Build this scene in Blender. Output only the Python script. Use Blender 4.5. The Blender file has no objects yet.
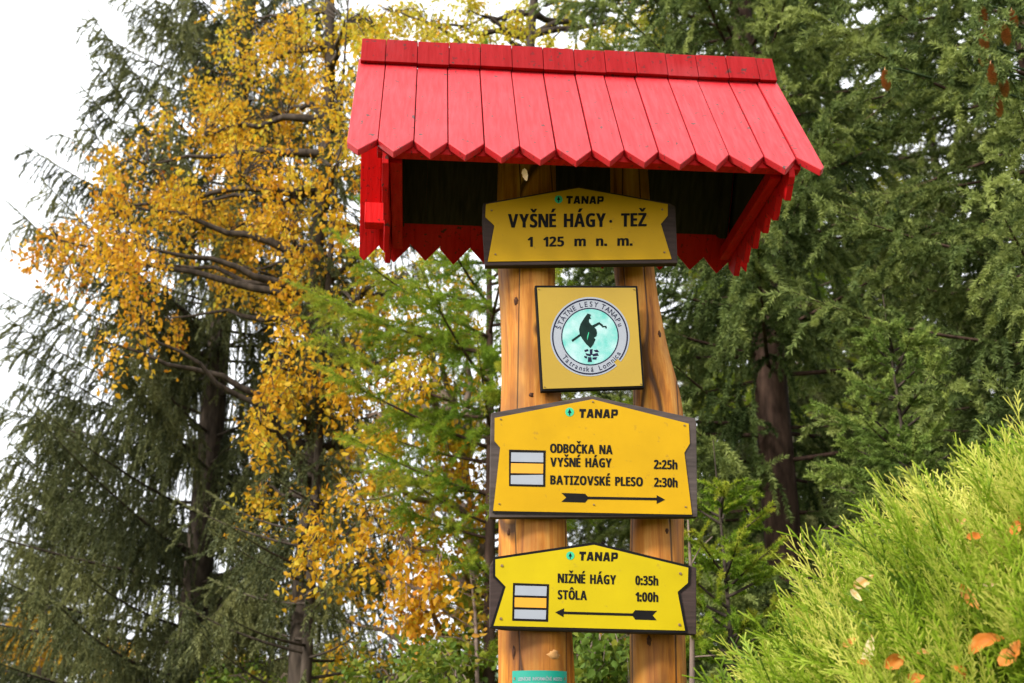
import bpy, math, random
import numpy as np
from mathutils import Matrix, Vector

# ------------------------------------------------------------------ camera, sky, sun, exposure
scene = bpy.context.scene
COL = scene.collection
FPX, PITCH, CAMZ = 1150.0, math.radians(20), 1.65
cam_data = bpy.data.cameras.new('camera')
cam_data.sensor_width = 36.0
cam_data.lens = 36.0 * FPX / 1024.0
cam_data.clip_start = 0.05
cam_data.clip_end = 6000
cam_data.dof.use_dof = True
cam_data.dof.focus_distance = 3.38
cam_data.dof.aperture_fstop = 4.8
cam = bpy.data.objects.new('camera', cam_data)
COL.objects.link(cam)
cam.location = (0, 0, CAMZ)
cam.rotation_euler = (math.radians(90) + PITCH, 0, 0)
scene.camera = cam

SUN_EL, SUN_AZ = math.radians(34), math.radians(228)       # azimuth clockwise from +Y: behind and left of the camera
world = bpy.data.worlds.new('World')
scene.world = world
world.use_nodes = True
wn, wl = world.node_tree.nodes, world.node_tree.links
bg = wn['Background']
sky = wn.new('ShaderNodeTexSky')
sky.sky_type = 'NISHITA'
sky.sun_disc = False
sky.sun_elevation = SUN_EL
sky.sun_rotation = SUN_AZ
sky.air_density = 1.0
sky.dust_density = 4.0
hs = wn.new('ShaderNodeHueSaturation')
hs.inputs['Saturation'].default_value = 0.22
hs.inputs['Value'].default_value = 1.0
wl.new(sky.outputs[0], hs.inputs['Color'])
# thin bright overcast over the clear sky
cl = wn.new('ShaderNodeTexNoise'); cl.inputs['Scale'].default_value = 2.2; cl.inputs['Detail'].default_value = 5
tc = wn.new('ShaderNodeTexCoord'); wl.new(tc.outputs['Generated'], cl.inputs['Vector'])
cr = wn.new('ShaderNodeMapRange'); cr.inputs[1].default_value = 0.3; cr.inputs[2].default_value = 0.62
cr.inputs[3].default_value = 0.35; cr.inputs[4].default_value = 1.0
wl.new(cl.outputs['Fac'], cr.inputs[0])
mx = wn.new('ShaderNodeMix'); mx.data_type = 'RGBA'
wl.new(cr.outputs[0], mx.inputs[0]); wl.new(hs.outputs[0], mx.inputs[6])
mx.inputs[7].default_value = (8.0, 8.2, 8.5, 1)
wl.new(mx.outputs[2], bg.inputs['Color'])
bg.inputs['Strength'].default_value = 0.15

sun_d = bpy.data.lights.new('sun', 'SUN')
sun_d.energy = 2.8
sun_d.angle = math.radians(10)
sun_d.color = (1.0, 0.94, 0.84)
sun = bpy.data.objects.new('sun', sun_d); COL.objects.link(sun)
sdir = Vector((math.sin(SUN_AZ) * math.cos(SUN_EL), math.cos(SUN_AZ) * math.cos(SUN_EL), math.sin(SUN_EL)))
sun.rotation_euler = sdir.to_track_quat('Z', 'Y').to_euler()
sun.location = sdir * 30

scene.view_settings.view_transform = 'Standard'
scene.view_settings.look = 'None'
scene.view_settings.exposure = 0.78
scene.view_settings.gamma = 1.0
scene.render.engine = 'CYCLES'
scene.cycles.max_bounces = 6
scene.cycles.transparent_max_bounces = 6
scene.cycles.caustics_reflective = False
scene.cycles.caustics_refractive = False

rng = np.random.default_rng(7)
random.seed(7)

# ------------------------------------------------------------------ helpers
FW = np.array([0, math.cos(PITCH), math.sin(PITCH)])
UPV = np.array([0, -math.sin(PITCH), math.cos(PITCH)])
CAMP = np.array([0, 0, CAMZ])


def ray(px, py):
    return FW + UPV * ((341.5 - py) / FPX) + np.array([1.0, 0, 0]) * ((px - 512) / FPX)


def at(px, py, Y):
    """point at ground distance Y seen in the direction (px, py)"""
    d = ray(px, py)
    return CAMP + d * (Y / d[1])


# the shelter's own frame: x along the ridge, y away from the viewer
RC, RYAW = np.array([0.14, 3.19]), 0.0857
CY, SY = math.cos(RYAW), math.sin(RYAW)


def R2W(x, y, z):
    return (RC[0] + CY * x - SY * y, RC[1] + SY * x + CY * y, z)


def S(px, py, yl):
    """(x, z) in the shelter's frame on its plane y = yl"""
    d = ray(px, py)
    n = np.array([-SY, CY])
    t = (yl + n @ RC - n @ CAMP[:2]) / (n @ d[:2])
    P = CAMP + d * t
    return (CY * (P[0] - RC[0]) + SY * (P[1] - RC[1]), P[2])


def tag(o, label=None, cat=None, group=None, kind=None):
    if label: o['label'] = label
    if cat: o['category'] = cat
    if group: o['group'] = group
    if kind: o['kind'] = kind
    return o


def empty(name, loc, rotz=0.0):
    o = bpy.data.objects.new(name, None)
    COL.objects.link(o)
    o.location = loc
    o.rotation_euler = (0, 0, rotz)
    o.empty_display_size = 0.1
    return o


def mesh_obj(name, V, F, mat, parent=None, smooth=False, tint=None, bevel=0):
    me = bpy.data.meshes.new(name)
    V = np.asarray(V, np.float32)
    if isinstance(F, np.ndarray) and F.ndim == 2:
        me.vertices.add(len(V)); me.vertices.foreach_set('co', V.ravel())
        k = F.shape[1]
        me.loops.add(F.size); me.loops.foreach_set('vertex_index', F.astype(np.int32).ravel())
        me.polygons.add(len(F))
        me.polygons.foreach_set('loop_start', np.arange(0, F.size, k, dtype=np.int32))
        me.polygons.foreach_set('loop_total', np.full(len(F), k, np.int32))
        me.update(calc_edges=True)
    else:
        me.from_pydata([tuple(map(float, v)) for v in V], [], [list(f) for f in F])
    if tint is not None:
        a = me.attributes.new('tint', 'FLOAT', 'POINT')
        a.data.foreach_set('value', np.asarray(tint, np.float32))
    me.validate()
    if smooth:
        me.polygons.foreach_set('use_smooth', np.ones(len(me.polygons), bool))
    me.materials.append(mat)
    o = bpy.data.objects.new(name, me)
    COL.objects.link(o)
    if parent: o.parent = parent
    if bevel:
        b = o.modifiers.new('bevel', 'BEVEL'); b.width = bevel; b.segments = 2; b.limit_method = 'ANGLE'
    return o


class Acc:
    def __init__(s): s.V, s.F, s.T, s.n = [], [], [], 0

    def add(s, V, F, tint=0.5):
        V = np.asarray(V, float).reshape(-1, 3)
        s.V.append(V); s.F.append(np.asarray(F, np.int64).reshape(-1, 3) + s.n)
        s.T.append(np.broadcast_to(np.asarray(tint, float), (len(V),)) if np.ndim(tint) < 1 or len(tint) == len(V) else tint)
        s.n += len(V)

    def build(s, name, mat, parent=None, smooth=False, origin=(0, 0, 0)):
        V = np.concatenate(s.V) - np.asarray(origin, float)
        return mesh_obj(name, V, np.concatenate(s.F), mat, parent, smooth, np.concatenate(s.T))


class Polys:
    """prisms and boxes with n-gon faces, joined into one mesh"""
    def __init__(s): s.V, s.F = [], []

    def prism(s, front, back):
        n, b = len(front), len(s.V)
        s.V += [tuple(p) for p in front] + [tuple(p) for p in back]
        s.F.append(list(range(b, b + n)))
        s.F.append(list(range(b + 2 * n - 1, b + n - 1, -1)))
        for i in range(n):
            j = (i + 1) % n
            s.F.append([b + j, b + i, b + n + i, b + n + j])

    def box(s, x0, x1, y0, y1, z0, z1):
        s.prism([(x0, y0, z0), (x1, y0, z0), (x1, y0, z1), (x0, y0, z1)],
                [(x0, y1, z0), (x1, y1, z0), (x1, y1, z1), (x0, y1, z1)])

    def build(s, name, mat, parent=None, bevel=0, origin=(0, 0, 0)):
        V = np.asarray(s.V, float) - np.asarray(origin, float)
        o = mesh_obj(name, V, s.F, mat, parent, bevel=bevel)
        import bmesh
        bm = bmesh.new(); bm.from_mesh(o.data)
        bmesh.ops.recalc_face_normals(bm, faces=bm.faces)
        bm.to_mesh(o.data); bm.free()
        return o


# ------------------------------------------------------------------ materials
def new_mat(name):
    m = bpy.data.materials.new(name); m.use_nodes = True
    return m, m.node_tree.nodes, m.node_tree.links, m.node_tree.nodes['Principled BSDF']


def paint(name, col, rough=0.45, var=0.12, dirt=(0.05, 0.04, 0.03), dirt_amt=0.0, scale=18, spec=0.5, bump=0.0, stretch=(1, 1, 1), sheen=0):
    m, n, l, p = new_mat(name)
    t = n.new('ShaderNodeTexCoord'); mp = n.new('ShaderNodeMapping'); mp.inputs['Scale'].default_value = stretch
    l.new(t.outputs['Object'], mp.inputs[0])
    nz = n.new('ShaderNodeTexNoise'); nz.inputs['Scale'].default_value = scale; nz.inputs['Detail'].default_value = 6
    l.new(mp.outputs[0], nz.inputs['Vector'])
    rmp = n.new('ShaderNodeValToRGB')
    e = rmp.color_ramp.elements
    e[0].position, e[1].position = 0.3, 0.72
    e[0].color = tuple(c * (1 - var) for c in col) + (1,)
    e[1].color = tuple(min(1, c * (1 + var)) for c in col) + (1,)
    l.new(nz.outputs['Fac'], rmp.inputs[0])
    src = rmp.outputs[0]
    if dirt_amt:
        n2 = n.new('ShaderNodeTexNoise'); n2.inputs['Scale'].default_value = scale * 6; n2.inputs['Detail'].default_value = 3
        l.new(t.outputs['Object'], n2.inputs['Vector'])
        r2 = n.new('ShaderNodeMapRange'); r2.inputs[1].default_value = 0.66; r2.inputs[2].default_value = 0.76
        r2.inputs[3].default_value = 0; r2.inputs[4].default_value = dirt_amt
        l.new(n2.outputs['Fac'], r2.inputs[0])
        mix = n.new('ShaderNodeMix'); mix.data_type = 'RGBA'
        l.new(r2.outputs[0], mix.inputs[0]); l.new(src, mix.inputs[6]); mix.inputs[7].default_value = dirt + (1,)
        src = mix.outputs[2]
    l.new(src, p.inputs['Base Color'])
    p.inputs['Roughness'].default_value = rough
    p.inputs['Specular IOR Level'].default_value = spec
    if bump:
        b = n.new('ShaderNodeBump'); b.inputs['Strength'].default_value = bump; b.inputs['Distance'].default_value = 0.004
        l.new(nz.outputs['Fac'], b.inputs['Height']); l.new(b.outputs[0], p.inputs['Normal'])
    return m


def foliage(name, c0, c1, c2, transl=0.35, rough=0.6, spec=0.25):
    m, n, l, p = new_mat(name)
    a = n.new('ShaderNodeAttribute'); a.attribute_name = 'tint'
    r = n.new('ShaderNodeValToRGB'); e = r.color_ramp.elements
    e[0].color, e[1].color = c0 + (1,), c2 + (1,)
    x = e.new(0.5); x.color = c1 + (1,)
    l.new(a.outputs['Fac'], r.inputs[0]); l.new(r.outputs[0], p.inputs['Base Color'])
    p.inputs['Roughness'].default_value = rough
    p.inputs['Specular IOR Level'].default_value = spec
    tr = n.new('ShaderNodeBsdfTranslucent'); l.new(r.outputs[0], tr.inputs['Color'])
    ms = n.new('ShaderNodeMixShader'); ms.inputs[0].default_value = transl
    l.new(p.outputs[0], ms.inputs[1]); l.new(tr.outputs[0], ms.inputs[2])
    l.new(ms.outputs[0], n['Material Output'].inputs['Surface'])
    return m


M = {}
def planks(name, col, rough, spec):
    m, n, l, p = new_mat(name)
    t = n.new('ShaderNodeTexCoord'); gm = n.new('ShaderNodeNewGeometry')
    def noise(scale, st, det=5):
        mp = n.new('ShaderNodeMapping'); mp.inputs['Scale'].default_value = st; l.new(t.outputs['Object'], mp.inputs[0])
        z = n.new('ShaderNodeTexNoise'); z.inputs['Scale'].default_value = scale; z.inputs['Detail'].default_value = det; l.new(mp.outputs[0], z.inputs['Vector'])
        return z
    def rng_(src, a, b, c, d):
        q = n.new('ShaderNodeMapRange'); q.inputs[1].default_value = a; q.inputs[2].default_value = b; q.inputs[3].default_value = c; q.inputs[4].default_value = d
        l.new(src, q.inputs[0]); return q
    def mix(f, a, b):
        q = n.new('ShaderNodeMix'); q.data_type = 'RGBA'; l.new(f, q.inputs[0])
        if isinstance(a, tuple): q.inputs[6].default_value = a + (1,)
        else: l.new(a, q.inputs[6])
        q.inputs[7].default_value = b + (1,); return q.outputs[2]
    grain = noise(3.2, (26, 3, 3), 8)
    c = mix(rng_(grain.outputs['Fac'], .38, .72, 0, .55).outputs[0], col, tuple(x * .62 for x in col))
    c = mix(rng_(gm.outputs['Random Per Island'], 0, 1, 0, .28).outputs[0], c, tuple(x * .66 for x in col))
    c = mix(rng_(noise(5, (1, 1, 1)).outputs['Fac'], .55, .75, 0, .35).outputs[0], c, (min(1, col[0] * 1.05), col[1] + .04, col[2] + .045))
    c = mix(rng_(noise(85, (1, 1, .6), 2).outputs['Fac'], .635, .69, 0, .75).outputs[0], c, (.10, .012, .012))
    c = mix(rng_(noise(46, (1, 1, 1), 2).outputs['Fac'], .68, .71, 0, .9).outputs[0], c, (.05, .025, .02))
    l.new(c, p.inputs['Base Color']); p.inputs['Specular IOR Level'].default_value = spec
    l.new(rng_(grain.outputs['Fac'], .3, .7, rough - .12, rough + .15).outputs[0], p.inputs['Roughness'])
    b = n.new('ShaderNodeBump'); b.inputs['Strength'].default_value = .55; b.inputs['Distance'].default_value = .003
    l.new(grain.outputs['Fac'], b.inputs['Height']); l.new(b.outputs[0], p.inputs['Normal'])
    return m


M['roof_red'] = planks('roof_red', (0.52, 0.010, 0.018), 0.5, 0.62)
M['trim_red'] = planks('trim_red', (0.62, 0.006, 0.008), 0.6, 0.16)
M['ridge_red'] = planks('ridge_red', (0.30, 0.003, 0.005), 0.6, 0.14)
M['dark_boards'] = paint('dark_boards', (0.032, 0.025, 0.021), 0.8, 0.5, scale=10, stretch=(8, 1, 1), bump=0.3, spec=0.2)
M['backing'] = paint('dark_stained_backing', (0.040, 0.024, 0.021), 0.8, 0.35, scale=9, stretch=(1, 1, 9), bump=0.4, spec=0.3)
M['backing_grey'] = paint('weathered_backing', (0.062, 0.046, 0.042), 0.8, 0.4, scale=9, stretch=(1, 1, 9), bump=0.4, spec=0.3)
M['amber'] = paint('amber_enamel', (0.49, 0.275, 0.002), 0.45, 0.08, (0.30, 0.17, 0.02), 0.65, 9, 0.14)
M['lemon'] = paint('lemon_enamel', (0.47, 0.352, 0.002), 0.45, 0.07, (0.36, 0.25, 0.02), 0.6, 9, 0.14)
M['ochre'] = paint('ochre_enamel', (0.38, 0.245, 0.028), 0.4, 0.08, scale=5, spec=0.25)
M['black'] = paint('black_print', (0.009, 0.008, 0.008), 0.6, 0.2, spec=0.08)
M['white'] = paint('white_print', (0.29, 0.31, 0.36), 0.4, 0.05)
M['orange'] = paint('orange_print', (0.66, 0.29, 0.004), 0.4, 0.05)
M['navy'] = paint('navy_print', (0.012, 0.012, 0.035), 0.55, 0.1, spec=0.1)
M['teal'] = paint('teal_wash', (0.22, 0.66, 0.62), 0.4, 0.0, scale=30)
r_ = M['teal'].node_tree.nodes
for q in r_:
    if q.type == 'VALTORGB':
        q.color_ramp.elements[0].color = (0.08, 0.42, 0.37, 1); q.color_ramp.elements[1].color = (0.38, 0.56, 0.57, 1)
M['bird'] = paint('bottle_green_print', (0.006, 0.020, 0.016), 0.55, 0.3, scale=60, spec=0.1)
M['emblem'] = paint('emblem_green', (0.02, 0.42, 0.22), 0.4, 0.1)
M['screw'] = paint('rusty_screw', (0.20, 0.12, 0.05), 0.5, 0.4, scale=200)
M['plaque'] = paint('green_plaque', (0.004, 0.27, 0.20), 0.35, 0.06)
M['plaque_pale'] = paint('plaque_pale_print', (0.45, 0.70, 0.40), 0.4, 0.05)


def wood():
    m, n, l, p = new_mat('varnished_log')
    t = n.new('ShaderNodeTexCoord')
    mp = n.new('ShaderNodeMapping'); mp.inputs['Scale'].default_value = (22, 22, 1.2); l.new(t.outputs['Object'], mp.inputs[0])
    g = n.new('ShaderNodeTexNoise'); g.inputs['Scale'].default_value = 1.6; g.inputs['Detail'].default_value = 10; g.inputs['Roughness'].default_value = 0.72
    g.inputs['Distortion'].default_value = 0.5
    l.new(mp.outputs[0], g.inputs['Vector'])
    r = n.new('ShaderNodeValToRGB'); e = r.color_ramp.elements
    e[0].position, e[0].color = 0.32, (0.16, 0.045, 0.008, 1)
    e[1].position, e[1].color = 0.66, (0.60, 0.28, 0.05, 1)
    x = e.new(0.48); x.color = (0.47, 0.165, 0.016, 1)
    l.new(g.outputs['Fac'], r.inputs[0])
    # broad blotches of darker stain
    b = n.new('ShaderNodeTexNoise'); b.inputs['Scale'].default_value = 5.5; b.inputs['Detail'].default_value = 4
    mb = n.new('ShaderNodeMapping'); mb.inputs['Scale'].default_value = (1, 1, 0.55); l.new(t.outputs['Object'], mb.inputs[0]); l.new(mb.outputs[0], b.inputs['Vector'])
    br = n.new('ShaderNodeMapRange'); br.inputs[1].default_value = 0.50; br.inputs[2].default_value = 0.68; br.inputs[4].default_value = 0.8
    l.new(b.outputs['Fac'], br.inputs[0])
    m1 = n.new('ShaderNodeMix'); m1.data_type = 'RGBA'; l.new(br.outputs[0], m1.inputs[0]); l.new(r.outputs[0], m1.inputs[6]); m1.inputs[7].default_value = (0.13, 0.045, 0.012, 1)
    # drying cracks: thin dark vertical lines
    cm = n.new('ShaderNodeMapping'); cm.inputs['Scale'].default_value = (6, 6, 0.45); l.new(t.outputs['Object'], cm.inputs[0])
    v = n.new('ShaderNodeTexVoronoi'); v.feature = 'DISTANCE_TO_EDGE'; v.inputs['Scale'].default_value = 1.4; l.new(cm.outputs[0], v.inputs['Vector'])
    vr = n.new('ShaderNodeMapRange'); vr.inputs[1].default_value = 0.006; vr.inputs[2].default_value = 0.020; vr.inputs[3].default_value = 0.85; vr.inputs[4].default_value = 0
    l.new(v.outputs['Distance'], vr.inputs[0])
    m2 = n.new('ShaderNodeMix'); m2.data_type = 'RGBA'; l.new(vr.outputs[0], m2.inputs[0]); l.new(m1.outputs[2], m2.inputs[6]); m2.inputs[7].default_value = (0.03, 0.012, 0.006, 1)
    # knots
    k = n.new('ShaderNodeTexVoronoi'); k.inputs['Scale'].default_value = 3.6; k.inputs['Randomness'].default_value = 1.0
    km = n.new('ShaderNodeMapping'); km.inputs['Scale'].default_value = (2.0, 0.0, 1.15); l.new(t.outputs['Object'], km.inputs[0]); l.new(km.outputs[0], k.inputs['Vector'])
    kr = n.new('ShaderNodeMapRange'); kr.inputs[1].default_value = 0.04; kr.inputs[2].default_value = 0.12; kr.inputs[3].default_value = 0.9; kr.inputs[4].default_value = 0
    l.new(k.outputs['Distance'], kr.inputs[0])
    m3 = n.new('ShaderNodeMix'); m3.data_type = 'RGBA'; l.new(kr.outputs[0], m3.inputs[0]); l.new(m2.outputs[2], m3.inputs[6]); m3.inputs[7].default_value = (0.07, 0.026, 0.010, 1)
    l.new(m3.outputs[2], p.inputs['Base Color'])
    p.inputs['Roughness'].default_value = 0.5
    p.inputs['Specular IOR Level'].default_value = 0.22
    ht = n.new('ShaderNodeMath'); ht.operation = 'SUBTRACT'; l.new(g.outputs['Fac'], ht.inputs[0]); l.new(vr.outputs[0], ht.inputs[1])
    bu = n.new('ShaderNodeBump'); bu.inputs['Strength'].default_value = 0.5; bu.inputs['Distance'].default_value = 0.006
    l.new(ht.outputs[0], bu.inputs['Height']); l.new(bu.outputs[0], p.inputs['Normal'])
    return m


M['log'] = wood()
M['bark'] = paint('dark_bark', (0.058, 0.044, 0.034), 0.9, 0.55, scale=9, stretch=(3, 3, 0.8), bump=0.8, spec=0.15)
M['bark_red'] = paint('reddish_bark', (0.075, 0.045, 0.034), 0.9, 0.5, scale=9, stretch=(3, 3, 0.8), bump=0.8, spec=0.15)
M['bark_grey'] = paint('grey_pink_bark', (0.22, 0.16, 0.13), 0.9, 0.4, scale=9, stretch=(3, 3, 0.8), bump=0.8, spec=0.15)
M['needles_dark'] = foliage('spruce_needles_dark', (0.050, 0.062, 0.030), (0.115, 0.130, 0.050), (0.23, 0.235, 0.085), 0.30)
M['needles_mid'] = foliage('spruce_needles', (0.048, 0.080, 0.026), (0.150, 0.205, 0.058), (0.37, 0.42, 0.12), 0.40)
M['needles_light'] = foliage('young_spruce_needles', (0.10, 0.17, 0.035), (0.21, 0.30, 0.06), (0.36, 0.42, 0.10), 0.35)
M['larch'] = foliage('larch_needles', (0.10, 0.19, 0.015), (0.23, 0.34, 0.025), (0.44, 0.42, 0.04), 0.45)
M['birch_leaf'] = foliage('autumn_leaves', (0.55, 0.19, 0.014), (0.72, 0.40, 0.018), (0.60, 0.54, 0.05), 0.5)
M['bush_leaf'] = foliage('shrub_leaves', (0.10, 0.17, 0.02), (0.24, 0.26, 0.025), (0.55, 0.24, 0.03), 0.40)
M['far_leaf'] = foliage('far_autumn_leaves', (0.50, 0.24, 0.02), (0.58, 0.36, 0.03), (0.34, 0.34, 0.05), 0.40)
M['thuja'] = foliage('thuja_scales', (0.075, 0.15, 0.012), (0.31, 0.44, 0.028), (0.74, 0.68, 0.16), 0.38, 0.5, 0.3)
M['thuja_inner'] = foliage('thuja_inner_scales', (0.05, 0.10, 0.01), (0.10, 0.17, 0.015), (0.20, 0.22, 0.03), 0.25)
M['cone'] = paint('spruce_cone_scales', (0.52, 0.25, 0.12), 0.7, 0.4, scale=120, bump=0.6)
M['fallen'] = foliage('fallen_leaf', (0.58, 0.17, 0.02), (0.66, 0.36, 0.10), (0.80, 0.66, 0.40), 0.3)
M['ground'] = paint('forest_floor', (0.09, 0.10, 0.03), 0.95, 0.5, (0.22, 0.11, 0.02), 0.8, 3, 0.1, 0.6)
M['hill'] = paint('far_hillside', (0.16, 0.21, 0.13), 0.95, 0.35, scale=0.05, spec=0.05)

# ------------------------------------------------------------------ ground and far hillside
g = Acc()
N = 60
xs = np.concatenate([-np.geomspace(2500, 2, N // 2), np.geomspace(2, 2500, N // 2)])
X, Y = np.meshgrid(xs, xs)
rr = np.hypot(X, Y)
Z = 0.10 * np.sin(X * 0.31) * np.cos(Y * 0.23) * np.clip((rr - 4) / 10, 0, 1)
idx = np.arange(N * N).reshape(N, N)
q = np.stack([idx[:-1, :-1], idx[:-1, 1:], idx[1:, 1:], idx[1:, :-1]], -1).reshape(-1, 4)
tag(mesh_obj('ground', np.stack([X, Y, Z], -1).reshape(-1, 3), q, M['ground'], smooth=True), kind='structure')
A, K = 90, 12
an = np.linspace(math.radians(-75), math.radians(75), A)
kk = np.linspace(0, 1, K)
hv = []
for k in kk:
    r = 260 + 500 * k
    hgt = (14 + 46 * k) * (0.9 + 0.25 * np.sin(an * 5 + 1.3) + 0.12 * np.sin(an * 17 + k * 5)) - 14 * (k == 0) * 1.0
    hv.append(np.stack([r * np.sin(an), r * np.cos(an), hgt - 8], -1))
hv = np.concatenate(hv)
idx = np.arange(A * K).reshape(K, A)
q = np.stack([idx[:-1, :-1], idx[:-1, 1:], idx[1:, 1:], idx[1:, :-1]], -1).reshape(-1, 4)
tag(mesh_obj('hills', hv, q, M['hill'], smooth=True), kind='structure')

# ------------------------------------------------------------------ the roofed signpost
post_shelter = empty('roofed_signpost', R2W(0, 0, 0), RYAW)
tag(post_shelter, 'tall signpost of two varnished logs under a small red painted plank roof', 'signpost')
HR, HE, RA, RB = 3.73, 3.232, 0.33, 0.345
XL, XR = -0.628, 0.717
DH = HR - HE


def slope(side, x, s, t):
    run = RA if side < 0 else RB
    L = math.hypot(run, DH)
    return (x, side * (run * s + DH * t) / L if False else side * (run * s / L + DH * t / L), HR - DH * s / L + run * t / L)


LF, LB = math.hypot(RA, DH), math.hypot(RB, DH)


def plank_rows(side, edges, xl, xr, L, s0, tipd=0.021, seed=1):
    rnd = random.Random(seed)
    P = Polys()
    cuts = [e + rnd.uniform(-.0045, .0045) for e, _ in edges] + [edges[-1][1]]
    for e0, e1 in zip(cuts[:-1], cuts[1:]):
        gp = rnd.uniform(.0010, .0022) if side < 0 else -.0004
        a, b = e0 + gp, e1 - gp
        m = (e0 + e1) / 2 + rnd.uniform(-.004, .004)
        ds, dt, sk = rnd.uniform(-.006, .006), rnd.uniform(-.0022, .0022), rnd.uniform(-.0012, .0012)
        def low(x): return L + tipd - 2 * tipd * abs(x - m) / ((e1 - e0) / 2) + ds
        pts = [(max(a, xl), s0), (min(b, xr), s0)]
        lowpts = [x for x in (b, m, a)]
        lo = []
        xa, xb = max(a, xl), min(b, xr)
        lo.append((xb, low(xb)))
        if xa < m < xb: lo.append((m, low(m)))
        lo.append((xa, low(xa)))
        poly = [pts[0], pts[1]] + lo
        f = lambda t: [slope(side, x + sk * s, s, t + dt) for x, s in poly]
        P.prism(f(0.022), f(0.0))
    return P


edges_f = [(-.646 + .1 * k, -.546 + .1 * k) for k in range(14)]
plank_rows(-1, edges_f, XL, XR, LF, 0.012, 0.036).build('front_slope', M['roof_red'], post_shelter, 0.0025)
edges_b = [(-.655 + .1 * k, -.555 + .1 * k) for k in range(14)]
plank_rows(1, edges_b, XL + .01, XR - .025, LB, 0.012, 0.027, 5).build('back_slope', M['trim_red'], post_shelter, 0.0025)
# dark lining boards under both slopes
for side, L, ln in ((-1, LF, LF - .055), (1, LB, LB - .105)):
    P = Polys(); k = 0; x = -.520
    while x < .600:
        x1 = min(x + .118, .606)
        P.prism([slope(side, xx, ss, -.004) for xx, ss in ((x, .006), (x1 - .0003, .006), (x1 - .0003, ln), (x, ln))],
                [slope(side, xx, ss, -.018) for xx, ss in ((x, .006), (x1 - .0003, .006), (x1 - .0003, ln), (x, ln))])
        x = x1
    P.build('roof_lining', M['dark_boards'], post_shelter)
# ridge cap: short planks standing along the ridge on both sides, overlapping the slopes
P = Polys(); rnd = random.Random(4)
x = XL + .006
k = 0
while x < XR - .004:
    x1 = min(x + (.078 if k == 0 else .1), XR - .004)
    dz, dy = rnd.uniform(-.002, .002), rnd.uniform(-.0012, .0012)
    for sd in (-1, 1):
        P.prism([(x + .0008, sd * (.060) + dy, HR - .024 + dz), (x1 - .0008, sd * (.060) + dy, HR - .024 + dz), (x1 - .0008, sd * .030 + dy, HR + .078 + dz), (x + .0008, sd * .030 + dy, HR + .078 + dz)],
                [(x + .0008, sd * (.040) + dy, HR - .026 + dz), (x1 - .0008, sd * (.040) + dy, HR - .026 + dz), (x1 - .0008, sd * .008 + dy, HR + .078 + dz), (x + .0008, sd * .008 + dy, HR + .078 + dz)])
    x = x1; k += 1
P.build('ridge_cap', M['ridge_red'], post_shelter, 0.002)
P = Polys(); P.box(XL + .007, XR - .005, -.006, .006, HR + .0, HR + .074); P.build('ridge_board', M['ridge_red'], post_shelter)


def under(y):       # underside height of the slopes at depth y
    return HR - (DH * abs(y) / (RA if y < 0 else RB)) - .004


def gable(x0, x1, seed):
    rnd = random.Random(seed); P = Polys()
    ys = np.linspace(-RA + .012, RB - .012, 7)
    for i in range(6):
        a, b = ys[i] + .0015, ys[i + 1] - .0015
        m = (a + b) / 2; base = HE - .062 + rnd.uniform(-.006, .006); j = rnd.uniform(-.002, .002)
        top = [(b, under(b))] + ([(0.0, under(0.0))] if a < 0 < b else []) + [(a, under(a))]
        poly = [(a, base + .042), (m, base - .008), (b, base + .042)] + top
        P.prism([(x0 + j, y, z) for y, z in poly], [(x1 + j, y, z) for y, z in poly])
    return P.build('gable_end', M['trim_red'], post_shelter, 0.002)


gable(-.531, -.513, 1)
gable(.625, .644, 2)
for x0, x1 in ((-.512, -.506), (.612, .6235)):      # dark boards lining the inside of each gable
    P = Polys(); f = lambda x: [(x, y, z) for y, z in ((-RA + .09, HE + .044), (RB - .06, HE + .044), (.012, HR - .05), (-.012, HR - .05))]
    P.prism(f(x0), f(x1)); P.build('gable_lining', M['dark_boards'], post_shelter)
# framing: eave beams (front, back) and gable tie beams
P = Polys(); P.box(-.545, .668, -RA + .022, -RA + .058, HE + .014, HE + .046); P.build('eave_beam', M['trim_red'], post_shelter, 0.002)
for x0, x1 in ((-.600, -.532), (.646, .69)):
    P = Polys(); P.box(x0, x1, RB - .135, RB - .085, HE + .045, HE + .118); P.build('beam_end', M['trim_red'], post_shelter, 0.002)
for x0, x1 in ((-.510, -.476), (.590, .622)):
    P = Polys(); P.box(x0, x1, -RA + .064, RB - .03, HE + .004, HE + .042); P.build('tie_beam', M['trim_red'], post_shelter, 0.002)
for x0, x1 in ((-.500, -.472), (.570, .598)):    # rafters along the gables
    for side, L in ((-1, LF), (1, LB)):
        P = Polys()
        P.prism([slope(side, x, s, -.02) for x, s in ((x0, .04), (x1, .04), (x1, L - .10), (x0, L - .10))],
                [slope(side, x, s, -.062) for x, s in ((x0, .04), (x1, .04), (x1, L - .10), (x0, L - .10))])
        P.build('rafter', M['dark_boards'], post_shelter, 0.002)


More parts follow.
